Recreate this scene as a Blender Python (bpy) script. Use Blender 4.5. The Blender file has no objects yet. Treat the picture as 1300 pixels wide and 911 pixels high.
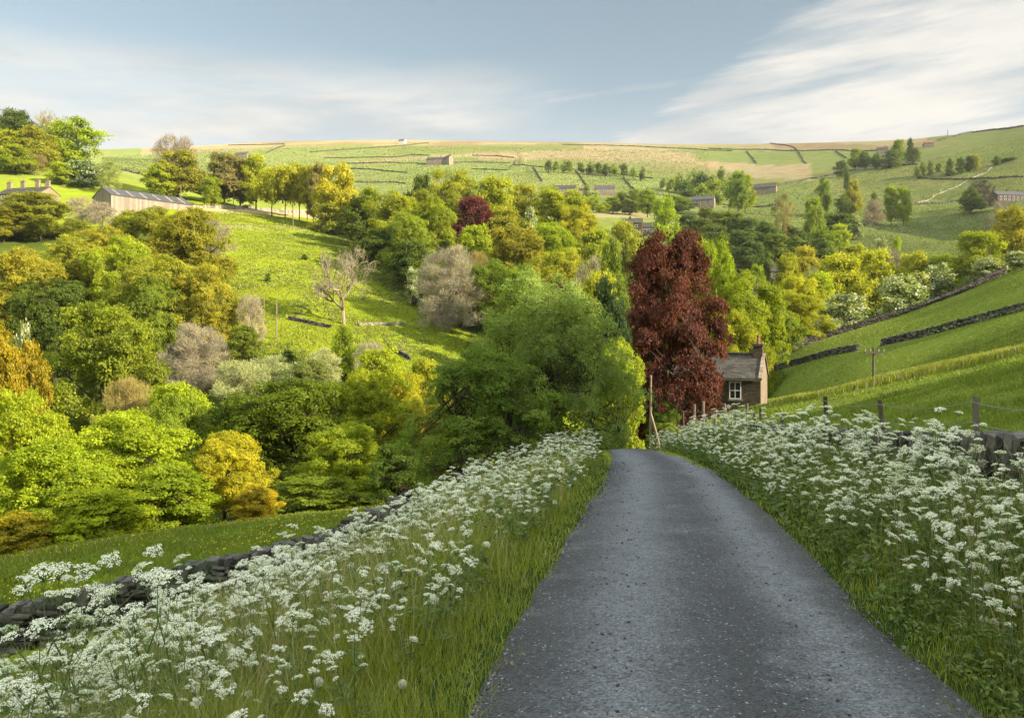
import bpy, math
import numpy as np

rng = np.random.default_rng(7)
SC = bpy.context.scene
COL = SC.collection
F = 1011.0            # focal length in photo pixels (28 mm on 36 mm, 1300 px wide)
CX, HY = 650.0, 410.0 # photo column straight ahead and eye-level row
R = math.radians
SUN_EL = R(21.5)
SUN_AZ = R(117.0)     # from +Y towards +X
SUN = np.array([math.sin(SUN_AZ) * math.cos(SUN_EL), math.cos(SUN_AZ) * math.cos(SUN_EL), math.sin(SUN_EL)])

# ------------------------------------------------------------------ small helpers
def smooth(a, b, x):
    t = np.clip((x - a) / (b - a), 0, 1)
    return t * t * (3 - 2 * t)

def hash2(ix, iy, seed):
    h = (ix.astype(np.int64) * 374761393 + iy.astype(np.int64) * 668265263 + seed * 1442695041) & 0x7fffffff
    h = ((h ^ (h >> 13)) * 1274126177) & 0x7fffffff
    h = h ^ (h >> 16)
    return (h & 0xffff) / 65535.0

def vnoise(x, y, seed=0):
    x = np.asarray(x, float); y = np.asarray(y, float)
    ix = np.floor(x); iy = np.floor(y)
    fx = x - ix; fy = y - iy
    fx = fx * fx * (3 - 2 * fx); fy = fy * fy * (3 - 2 * fy)
    a = hash2(ix, iy, seed); b = hash2(ix + 1, iy, seed)
    c = hash2(ix, iy + 1, seed); d = hash2(ix + 1, iy + 1, seed)
    return (a * (1 - fx) + b * fx) * (1 - fy) + (c * (1 - fx) + d * fx) * fy

def fbm(x, y, seed=0, oct=4):
    s = 0; a = 0.5
    for k in range(oct):
        s = s + a * (vnoise(x * 2 ** k, y * 2 ** k, seed + k) - 0.5)
        a *= 0.55
    return s

def mesh_np(name, V, Fq, mats=(), matidx=None, smooth_shade=False, point=None, colors=None):
    """V n x 3, Fq m x k (k fixed), optional float point attribute and colour attribute."""
    V = np.asarray(V, np.float32); Fq = np.asarray(Fq, np.int32)
    me = bpy.data.meshes.new(name)
    me.vertices.add(len(V)); me.vertices.foreach_set('co', V.ravel())
    m, k = Fq.shape
    me.loops.add(m * k); me.loops.foreach_set('vertex_index', Fq.ravel())
    me.polygons.add(m)
    me.polygons.foreach_set('loop_start', np.arange(0, m * k, k, dtype=np.int32))
    me.polygons.foreach_set('loop_total', np.full(m, k, np.int32))
    if matidx is not None:
        me.polygons.foreach_set('material_index', np.asarray(matidx, np.int32))
    me.polygons.foreach_set('use_smooth', np.full(m, bool(smooth_shade)))
    me.update(calc_edges=True)
    if point:
        for an, arr in point.items():
            at = me.attributes.new(an, 'FLOAT', 'POINT')
            at.data.foreach_set('value', np.asarray(arr, np.float32).ravel())
    if colors:
        for an, arr in colors.items():
            at = me.attributes.new(an, 'FLOAT_COLOR', 'POINT')
            at.data.foreach_set('color', np.asarray(arr, np.float32).ravel())
    for mt in mats:
        me.materials.append(mt)
    return me

class MB:
    """collects quads into one mesh"""
    def __init__(s):
        s.V = []; s.F = []; s.M = []; s.A = []; s.n = 0
    def add(s, V, Fq, mat=0, rnd=0.5):
        V = np.asarray(V, float); Fq = np.asarray(Fq, int)
        s.V.append(V); s.F.append(Fq + s.n); s.M.append(np.full(len(Fq), mat))
        s.A.append(np.broadcast_to(np.asarray(rnd, float), (len(V),)).copy())
        s.n += len(V)
        return s
    def arrays(s):
        return np.concatenate(s.V), np.concatenate(s.F), np.concatenate(s.M), np.concatenate(s.A)
    def mesh(s, name, mats, smooth_shade=False):
        V, Fq, M, A = s.arrays()
        return mesh_np(name, V, Fq, mats, M, smooth_shade, {'rnd': A})

BOXF = np.array([[0, 3, 2, 1], [4, 5, 6, 7], [0, 1, 5, 4], [1, 2, 6, 5], [2, 3, 7, 6], [3, 0, 4, 7]])
def box(x0, x1, y0, y1, z0, z1):
    return np.array([[x0, y0, z0], [x1, y0, z0], [x1, y1, z0], [x0, y1, z0],
                     [x0, y0, z1], [x1, y0, z1], [x1, y1, z1], [x0, y1, z1]], float), BOXF

def tube(P, rad, sides=6, cap=False):
    P = np.asarray(P, float); n = len(P)
    rad = np.broadcast_to(np.asarray(rad, float), (n,))
    T = np.gradient(P, axis=0); T /= np.linalg.norm(T, axis=1)[:, None] + 1e-9
    ref = np.where(np.abs(T[:, 2:3]) > 0.9, np.array([[1., 0, 0]]), np.array([[0, 0, 1.]]))
    A = np.cross(T, ref); A /= np.linalg.norm(A, axis=1)[:, None] + 1e-9
    B = np.cross(T, A)
    ang = np.arange(sides) * 2 * math.pi / sides
    V = P[:, None, :] + rad[:, None, None] * (A[:, None, :] * np.cos(ang)[None, :, None] + B[:, None, :] * np.sin(ang)[None, :, None])
    V = V.reshape(-1, 3)
    i = np.arange(n - 1)[:, None]; j = np.arange(sides)[None, :]; j2 = (j + 1) % sides
    Fq = np.stack([i * sides + j, i * sides + j2, (i + 1) * sides + j2, (i + 1) * sides + j], -1).reshape(-1, 4)
    if cap and sides == 4:
        Fq = np.vstack([Fq, [[(n - 1) * 4, (n - 1) * 4 + 1, (n - 1) * 4 + 2, (n - 1) * 4 + 3]]])
    elif cap and sides == 6:
        o = (n - 1) * 6
        Fq = np.vstack([Fq, [[o, o + 1, o + 2, o + 3], [o, o + 3, o + 4, o + 5]]])
    elif cap and sides == 8:
        o = (n - 1) * 8
        Fq = np.vstack([Fq, [[o, o + 1, o + 2, o + 3], [o, o + 3, o + 4, o + 7], [o + 4, o + 5, o + 6, o + 7]]])
    return V, Fq

def rotz(a):
    c, s = math.cos(a), math.sin(a)
    return np.array([[c, -s, 0], [s, c, 0], [0, 0, 1.]])

def obj(name, me, parent=None, loc=(0, 0, 0), rot=(0, 0, 0), scale=(1, 1, 1)):
    o = bpy.data.objects.new(name, me)
    COL.objects.link(o)
    o.location = loc; o.rotation_euler = rot; o.scale = scale
    if parent is not None:
        o.parent = parent
    return o

def tag(o, label=None, cat=None, group=None, kind=None):
    if label: o['label'] = label
    if cat: o['category'] = cat
    if group: o['group'] = group
    if kind: o['kind'] = kind
    return o

def thing(name, label, cat, loc=(0, 0, 0), rot=(0, 0, 0), scale=(1, 1, 1), group=None):
    return tag(obj(name, None, None, loc, rot, scale), label, cat, group)

# ------------------------------------------------------------------ materials
def newmat(name):
    m = bpy.data.materials.new(name); m.use_nodes = True
    nt = m.node_tree; nt.nodes.clear()
    out = nt.nodes.new('ShaderNodeOutputMaterial')
    return m, nt, out

class NB:
    def __init__(s, nt): s.nt = nt
    def n(s, typ, **kw):
        nd = s.nt.nodes.new(typ)
        for k, v in kw.items():
            setattr(nd, k, v)
        return nd
    def link(s, a, b): s.nt.links.new(a, b)
    def inp(s, sock, v):
        if hasattr(v, 'is_output') or isinstance(v, bpy.types.NodeSocket): s.link(v, sock)
        else: sock.default_value = v
    def math(s, op, a, b=0.0, c=0.0, clamp=False):
        nd = s.n('ShaderNodeMath', operation=op, use_clamp=clamp)
        s.inp(nd.inputs[0], a); s.inp(nd.inputs[1], b); s.inp(nd.inputs[2], c)
        return nd.outputs[0]
    def mix(s, fac, a, b, blend='MIX'):
        nd = s.n('ShaderNodeMix', data_type='RGBA', blend_type=blend)
        s.inp(nd.inputs[0], fac); s.inp(nd.inputs[6], a); s.inp(nd.inputs[7], b)
        return nd.outputs[2]
    def noise(s, vec, scale, detail=4, rough=0.55):
        nd = s.n('ShaderNodeTexNoise'); s.link(vec, nd.inputs['Vector'])
        nd.inputs['Scale'].default_value = scale; nd.inputs['Detail'].default_value = detail
        nd.inputs['Roughness'].default_value = rough
        return nd.outputs['Fac']
    def vor(s, vec, scale, out='Distance', feature='F1'):
        nd = s.n('ShaderNodeTexVoronoi', feature=feature); s.link(vec, nd.inputs['Vector'])
        nd.inputs['Scale'].default_value = scale
        return nd.outputs[out]
    def sstep(s, lo, hi, x):
        nd = s.n('ShaderNodeMapRange', interpolation_type='SMOOTHSTEP')
        s.inp(nd.inputs['Value'], x); s.inp(nd.inputs['From Min'], lo); s.inp(nd.inputs['From Max'], hi)
        return nd.outputs['Result']
    def bump(s, h, strength, dist):
        nd = s.n('ShaderNodeBump'); nd.inputs['Strength'].default_value = strength
        nd.inputs['Distance'].default_value = dist; s.link(h, nd.inputs['Height'])
        return nd.outputs['Normal']
    def geo(s): return s.n('ShaderNodeNewGeometry').outputs['Position']
    def attr(s, name, typ='GEOMETRY', out='Fac'):
        nd = s.n('ShaderNodeAttribute', attribute_name=name, attribute_type=typ)
        return nd.outputs[out]
    def bsdf(s, color, rough=0.8, normal=None, spec=0.3):
        nd = s.n('ShaderNodeBsdfPrincipled')
        s.inp(nd.inputs['Base Color'], color); s.inp(nd.inputs['Roughness'], rough)
        nd.inputs['Specular IOR Level'].default_value = spec
        if normal is not None: s.link(normal, nd.inputs['Normal'])
        return nd.outputs[0]

def c4(c): return (c[0], c[1], c[2], 1.0)

def leaf_material(name, base=None, transl=0.4, lo=0.6, hi=1.35, spec=0.15, warm=1.0):
    """leaf: diffuse + translucent, tint from the object's own colour (or base), small variation per leaf"""
    m, nt, out = newmat(name); b = NB(nt)
    if base is None:
        oi = b.n('ShaderNodeObjectInfo'); col = oi.outputs['Color']
    else:
        rg = b.n('ShaderNodeRGB'); rg.outputs[0].default_value = c4(base); col = rg.outputs[0]
    r = b.attr('rnd')
    mr = b.n('ShaderNodeMapRange'); b.link(r, mr.inputs['Value'])
    mr.inputs['To Min'].default_value = lo; mr.inputs['To Max'].default_value = hi
    cc = b.n('ShaderNodeCombineColor')
    v = mr.outputs['Result']
    b.link(b.math('POWER', v, 1.15), cc.inputs[0]); b.link(v, cc.inputs[1]); b.link(b.math('POWER', v, 0.7), cc.inputs[2])
    col = b.mix(1.0, col, cc.outputs[0], 'MULTIPLY')
    df = b.n('ShaderNodeBsdfDiffuse'); b.link(col, df.inputs['Color'])
    tr = b.n('ShaderNodeBsdfTranslucent')
    tcol = b.mix(1.0, col, (1.28 * warm, 1.35, 0.6, 1), 'MULTIPLY')
    b.link(tcol, tr.inputs['Color'])
    mx = b.n('ShaderNodeMixShader'); mx.inputs[0].default_value = transl
    b.link(df.outputs[0], mx.inputs[1]); b.link(tr.outputs[0], mx.inputs[2])
    gl = b.n('ShaderNodeBsdfGlossy'); gl.inputs['Roughness'].default_value = 0.45
    gl.inputs['Color'].default_value = (1, 1, 1, 1)
    m2 = b.n('ShaderNodeMixShader'); m2.inputs[0].default_value = spec * 0.12
    b.link(mx.outputs[0], m2.inputs[1]); b.link(gl.outputs[0], m2.inputs[2])
    b.link(m2.outputs[0], out.inputs[0])
    return m

def rough_material(name, c1, c2, scale=6.0, bump=0.4, dist=0.03, rough=0.9, c3=None, spec=0.2, objcoord=False, detail=6):
    m, nt, out = newmat(name); b = NB(nt)
    if objcoord: p = b.n('ShaderNodeTexCoord').outputs['Object']
    else: p = b.geo()
    n1 = b.noise(p, scale, detail, 0.65); n2 = b.noise(p, scale * 0.17, 3)
    r = b.attr('rnd')
    f = b.math('ADD', b.math('MULTIPLY', n1, 0.6), b.math('MULTIPLY', r, 0.4))
    col = b.mix(b.sstep(0.3, 0.7, f), c4(c1), c4(c2))
    if c3 is not None:
        col = b.mix(b.sstep(0.52, 0.68, n2), col, c4(c3))
    nrm = b.bump(b.noise(p, scale * 2.2, 6, 0.7), bump, dist)
    b.link(b.bsdf(col, rough, nrm, spec), out.inputs[0])
    return m

M = {}
M['leaf'] = leaf_material('leaf', transl=0.48, lo=.55, hi=1.35, spec=0.05)
M['twig'] = leaf_material('twig', transl=0.08, lo=0.6, hi=1.4, spec=0)
M['blossom'] = leaf_material('blossom', base=(0.56, 0.57, 0.42), transl=0.3, lo=0.7, hi=1.1, spec=0)
M['bark'] = rough_material('bark', (0.035, 0.027, 0.018), (0.12, 0.095, 0.065), 5.0, 0.8, 0.05)
M['pale_bark'] = rough_material('pale_bark', (0.12, 0.09, 0.06), (0.30, 0.24, 0.17), 5.0, 0.8, 0.05)
M['dark_stone'] = rough_material('dark_stone', (0.024, 0.022, 0.020), (0.135, 0.125, 0.11), 7.0, 1.0, 0.03, 0.95, (0.085, 0.095, 0.065))
M['wall_stone'] = rough_material('wall_stone', (0.016, 0.014, 0.012), (0.095, 0.085, 0.07), 5.0, 1.0, 0.2)
M['pale_stone'] = rough_material('pale_stone', (0.14, 0.12, 0.09), (0.34, 0.30, 0.23), 1.5, 0.6, 0.1)
M['post_wood'] = rough_material('post_wood', (0.055, 0.045, 0.032), (0.16, 0.135, 0.10), 14.0, 0.7, 0.02)
M['wire'] = rough_material('wire', (0.12, 0.12, 0.12), (0.2, 0.2, 0.2), 10, 0, 0.01, 0.5)
M['blade'] = leaf_material('blade', base=(0.205, 0.240, 0.030), transl=0.35, lo=0.5, hi=1.5, spec=0.25)
M['field_blade'] = leaf_material('field_blade', base=(0.165, 0.210, 0.030), transl=0.35, lo=0.6, hi=1.35, spec=0.1)
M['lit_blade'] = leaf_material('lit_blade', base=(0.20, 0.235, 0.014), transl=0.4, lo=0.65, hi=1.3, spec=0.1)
M['far_blade'] = leaf_material('far_blade', base=(0.150, 0.182, 0.052), transl=0.3, lo=0.85, hi=1.15, spec=0)  # matches the far pasture, its green muted to hold haze
M['straw'] = leaf_material('straw', base=(0.40, 0.33, 0.19), transl=0.25, lo=0.6, hi=1.3, spec=0)
M['herb'] = leaf_material('herb', base=(0.100, 0.150, 0.022), transl=0.35, lo=0.5, hi=1.4, spec=0.2)
M['stalk'] = leaf_material('stalk', base=(0.13, 0.18, 0.055), transl=0.15, lo=0.7, hi=1.3, spec=0.2)
M['floret'] = leaf_material('floret', base=(0.83, 0.80, 0.66), transl=0.25, lo=0.75, hi=1.06, spec=0, warm=0.75)
M['buttercup'] = leaf_material('buttercup', base=(0.75, 0.55, 0.02), transl=0.2, lo=0.8, hi=1.1)
M['seed_head'] = leaf_material('seed_head', base=(0.62, 0.60, 0.56), transl=0.4, lo=0.8, hi=1.1, spec=0)

# ------------------------------------------------------------------ the lie of the land
_ly = np.arange(-200, 200, .25)
_ls = np.where(_ly < 16, .17, np.where(_ly < 26, .17 - .0115 * (_ly - 16), np.where(_ly < 36, .055 + .0105 * (_ly - 26), .16)))
_lx = np.cumsum(_ls) * .25; _lx = _lx - np.interp(0, _ly, _lx) + .415
def lane_x(y):
    return np.interp(np.asarray(y, float), _ly, _lx)

def lane_z(y):
    y = np.asarray(y, float)
    k = np.clip(y - 24, 0, 12)
    return -1.75 - 0.095 * y - 0.0045 * k ** 2 - np.clip(y - 36, 0, None) * 0.108

LU = np.array([-90, -60, -24.5, -14.4, -7.8, -4.5, -2.5, -1.5])
LF = np.array([-9.5, -7.0, -4.6, -3.8, -2.35, -1.0, -0.22, 0.0])
def lane_r(y): return np.interp(y, [0, 12, 18, 24, 28], [1.46, 1.46, 1.32, 1.02, .72])
def lane_l(y): return np.interp(y, [0, 14, 20, 26, 29], [1.46, 1.44, 1.30, 1.08, .98])
def near_z(x, y):
    x = np.asarray(x, float); y = np.asarray(y, float)
    yy = np.clip(y, -60, 75)
    u = x - lane_x(yy); z0 = lane_z(yy)
    g = 1.0 - 0.2 * smooth(17, 42, yy)
    left = z0 + np.interp(u, LU, LF) * g
    fld = -2.0 + 0.263 * (x - 5.5) - 0.149 * (yy - 8.5)
    verge = z0 + 0.38 * smooth(1.5, 3.3, u)
    w = smooth(3.55, 4.05, u)
    right = verge * (1 - w) + fld * w
    z = np.where(u < 0, left, right)
    z = np.where(np.abs(u) < 1.5, z0, z)
    return z, u

COLPX = np.array([-500, 0, 130, 260, 390, 520, 650, 780, 910, 975, 1040, 1170, 1300, 1450], float)
R0D = np.array([28, 30, 33, 37, 42, 48, 52, 60, 80, 62, 47, 44, 40, 38], float)
ROWS = [  # rows R1..R9 of (depth, photo row) per column
 [(70, 760), (75, 690), (78, 665), (82, 640), (85, 620), (90, 605), (100, 590), (110, 570), (110, 555), (78, 535), (58, 508), (58, 474), (55, 446), (52, 415)],
 [(110, 560), (115, 520), (118, 490), (120, 475), (122, 455), (128, 462), (145, 440), (165, 430), (150, 480), (112, 446), (130, 428), (130, 388), (140, 337), (150, 285)],
 [(240, 270), (255, 255), (262, 262), (265, 268), (250, 290), (215, 330), (225, 310), (220, 375), (200, 420), (180, 450), (190, 445), (200, 405), (220, 352), (230, 290)],
 [(330, 170), (320, 195), (330, 222), (330, 250), (330, 272), (320, 285), (310, 290), (300, 322), (300, 335), (310, 333), (330, 330), (350, 318), (340, 312), (340, 260)],
 [(500, 165), (480, 195), (480, 214), (520, 232), (520, 245), (520, 252), (520, 258), (520, 258), (520, 270), (520, 269), (520, 268), (500, 262), (460, 258), (450, 225)],
 [(800, 185), (750, 198), (750, 205), (780, 212), (780, 214), (780, 213), (780, 214), (780, 216), (780, 224), (760, 218), (740, 212), (680, 195), (600, 185), (580, 165)],
 [(1200, 195), (1150, 193), (1150, 191), (1150, 182), (1150, 173.5), (1150, 174), (1150, 175.5), (1150, 178), (1150, 179), (1130, 179), (1100, 179), (1000, 177), (760, 153), (740, 135)],
]
def build_polar():
    th_in = np.arctan((COLPX - CX) / F)
    ths = np.concatenate([[-math.pi, -R(140), -R(95)], th_in, [R(52), R(85), R(115), R(150), math.pi]])
    n = len(ths)
    K = 9
    rr = np.zeros((K, n)); zz = np.zeros((K, n))
    r0 = np.zeros(n)
    for i in range(len(COLPX)):
        t = (COLPX[i] - CX) / F; sec = math.sqrt(1 + t * t)
        j = i + 3
        r0[j] = R0D[i] * sec
        for k in range(7):
            d, py = ROWS[k][i]
            rr[k, j] = d * sec; zz[k, j] = (HY - py) / F * d
        rr[7, j] = rr[6, j] * 1.6; zz[7, j] = zz[6, j] * 0.95
        rr[8, j] = 6000; zz[8, j] = zz[6, j] * 0.6
    def setc(j, r0v, lst):
        r0[j] = r0v
        for k, (a, b) in enumerate(lst):
            rr[k, j] = a; zz[k, j] = b
    back = [(60, 4), (110, 8), (240, 25), (330, 40), (500, 55), (800, 80), (1200, 100), (2500, 100), (6000, 60)]
    setc(0, 35, back); setc(n - 1, 35, back)
    setc(1, 30, [(70, -8), (110, -6), (240, 20), (330, 45), (500, 70), (800, 110), (1200, 140), (2200, 130), (6000, 80)])
    setc(2, 28, [(70, -18), (110, -18), (240, 20), (330, 60), (500, 90), (800, 150), (1200, 190), (2200, 180), (6000, 100)])
    setc(n - 5, 45, [(60, 6.0), (140, 19), (230, 45), (340, 66), (450, 90), (600, 120), (780, 158), (1500, 150), (6000, 90)])
    setc(n - 4, 45, [(60, 12.0), (140, 25), (230, 52), (340, 74), (450, 95), (600, 120), (780, 150), (1500, 150), (6000, 90)])
    setc(n - 3, 40, [(60, 13.5), (140, 31), (230, 52), (340, 70), (450, 90), (600, 110), (900, 135), (1500, 140), (6000, 90)])
    setc(n - 2, 35, [(60, 10), (110, 22), (240, 40), (330, 55), (500, 70), (800, 100), (1200, 120), (2200, 120), (6000, 80)])
    # fine theta grid
    lim = R(38)
    inner = np.arange(-lim, lim + 1e-6, R(0.16))
    outer_r = np.arange(lim + R(1.2), math.pi, R(1.2))
    TH = np.concatenate([-outer_r[::-1], inner, outer_r])
    TH = np.concatenate([[-math.pi], TH, [math.pi]])
    LR = np.arange(math.log(1.1), math.log(2600), 0.02)
    nt, nr = len(TH), len(LR)
    def itp(a):
        v = np.interp(TH, ths, a)
        # gaussian blur across theta (in angle)
        return v
    R0f = itp(r0)
    RRf = np.array([itp(rr[k]) for k in range(K)]); ZZf = np.array([itp(zz[k]) for k in range(K)])
    # blur across theta inside the picture so that columns do not crease
    sig = 14; ker = np.exp(-0.5 * (np.arange(-40, 41) / sig) ** 2); ker /= ker.sum()
    def blur(v):
        return np.convolve(np.pad(v, 40, mode='edge'), ker, 'valid')
    wi = smooth(R(36), R(28), np.abs(TH))
    for k in range(K):
        RRf[k] = RRf[k] * (1 - wi) + blur(RRf[k]) * wi
        ZZf[k] = ZZf[k] * (1 - wi) + blur(ZZf[k]) * wi
    rad = np.exp(LR)
    Z = np.zeros((nt, nr))
    for i, th in enumerate(TH):
        x = rad * math.sin(th); y = rad * math.cos(th)
        zn, _ = near_z(x, y)
        z0, _ = near_z(np.array([R0f[i] * math.sin(th)]), np.array([R0f[i] * math.cos(th)]))
        lr = np.log(np.concatenate([[R0f[i]], RRf[:, i]])); zv = np.concatenate([z0, ZZf[:, i]])
        # a rounded lip: average of a few shifted interpolations
        far = np.zeros(nr); 
        offs = np.linspace(-0.09, 0.09, 9)
        for o in offs: 
            far += np.interp(LR + o, lr, zv)
        far /= len(offs)
        w = smooth(R0f[i] * 0.93, R0f[i] * 1.10, rad)
        Z[i] = zn * (1 - w) + far * w
    TT, LL = np.meshgrid(TH, LR, indexing='ij')
    X = np.exp(LL) * np.sin(TT); Y = np.exp(LL) * np.cos(TT)
    RAD = np.exp(LL)
    # natural undulation
    und = (fbm(X / 45, Y / 45, 3, 4) * 4.6 + fbm(X / 9, Y / 9, 11, 3) * 0.5) * smooth(60, 220, RAD) * (1 - 0.6 * smooth(500, 900, RAD))
    und += fbm(X / 170, Y / 120, 5, 3) * 9 * smooth(380, 700, RAD) * smooth(1150, 800, RAD)
    und += fbm(X / 26 + Y / 90, Y / 110, 8, 3) * 11.0 * smooth(330, 450, RAD) * smooth(760, 600, RAD) * smooth(60, 150, X)
    und += fbm(X / 7, Y / 5, 21, 3) * (0.30 + .22 * (X > 8)) * smooth(5, 12, RAD) * smooth(70, 40, RAD)
    und *= np.where(np.abs(X - lane_x(np.clip(Y, -60, 75))) < 5.0, smooth(1.6, 5.0, np.abs(X - lane_x(np.clip(Y, -60, 75)))), 1) if True else 1
    Z += und
    # added knoll, unseen on the right, shaped to shade the foreground
    kn = SHADE_KNOLL_H * np.exp(-(((X - 92) / 26) ** 2)) * smooth(SHADE_KNOLL_Y + 16, SHADE_KNOLL_Y - 4, Y) * smooth(-170, -110, Y)
    Z += kn
    Z += 48 * np.exp(-(((X - 338) / 42) ** 2) - ((Y - 352) / 34) ** 2)  # second added rise, unseen, shaped to shade the far right field
    u = X - lane_x(np.clip(Y, -60, 75))
    cut = 0.07 * smooth(1.56, 1.3, np.abs(u)) * (Y < 62)
    Z -= cut
    return TH, LR, Z, X, Y
SHADE_KNOLL_H, SHADE_KNOLL_Y = 21.0, -13.0
TH, LR, PZ, PX_, PY_ = build_polar()

def ground(x, y):
    x = np.asarray(x, float); y = np.asarray(y, float)
    th = np.arctan2(x, y); lr = np.log(np.maximum(np.hypot(x, y), 1.11))
    i = np.clip(np.searchsorted(TH, th) - 1, 0, len(TH) - 2)
    j = np.clip(((lr - LR[0]) / 0.02).astype(int), 0, len(LR) - 2)
    a = (th - TH[i]) / (TH[i + 1] - TH[i]); b = (lr - LR[j]) / 0.02
    return (PZ[i, j] * (1 - a) + PZ[i + 1, j] * a) * (1 - b) + (PZ[i, j + 1] * (1 - a) + PZ[i + 1, j + 1] * a) * b

DS = np.exp(np.linspace(math.log(3), math.log(3000), 2600))
def hit(px, py, dmin=3.0):
    """where the sight line of a photo pixel first meets the ground: (x, y, z)"""
    t = (px - CX) / F; s = (HY - py) / F
    z = ground(t * DS, DS)
    ok = np.where((z >= s * DS) & (DS > dmin))[0]
    if len(ok) == 0:
        # grazes: take the depth where ground comes closest to the ray
        k = np.argmin(np.where(DS > dmin, (s * DS - z) / DS, 9))
    else:
        k = ok[0]
    d = DS[k]
    return np.array([t * d, d, float(ground(t * d, d))])

def at(px, d):
    x = (px - CX) / F * d
    return np.array([x, d, float(ground(x, d))])
# ------------------------------------------------------------------ ground sheet
def inpoly(px, py, poly):
    poly = np.asarray(poly, float); res = np.zeros(px.shape, bool)
    n = len(poly); j = n - 1
    for i in range(n):
        xi, yi = poly[i]; xj, yj = poly[j]
        c = ((yi > py) != (yj > py)) & (px < (xj - xi) * (py - yi) / (yj - yi + 1e-9) + xi)
        res ^= c; j = i
    return res

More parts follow.
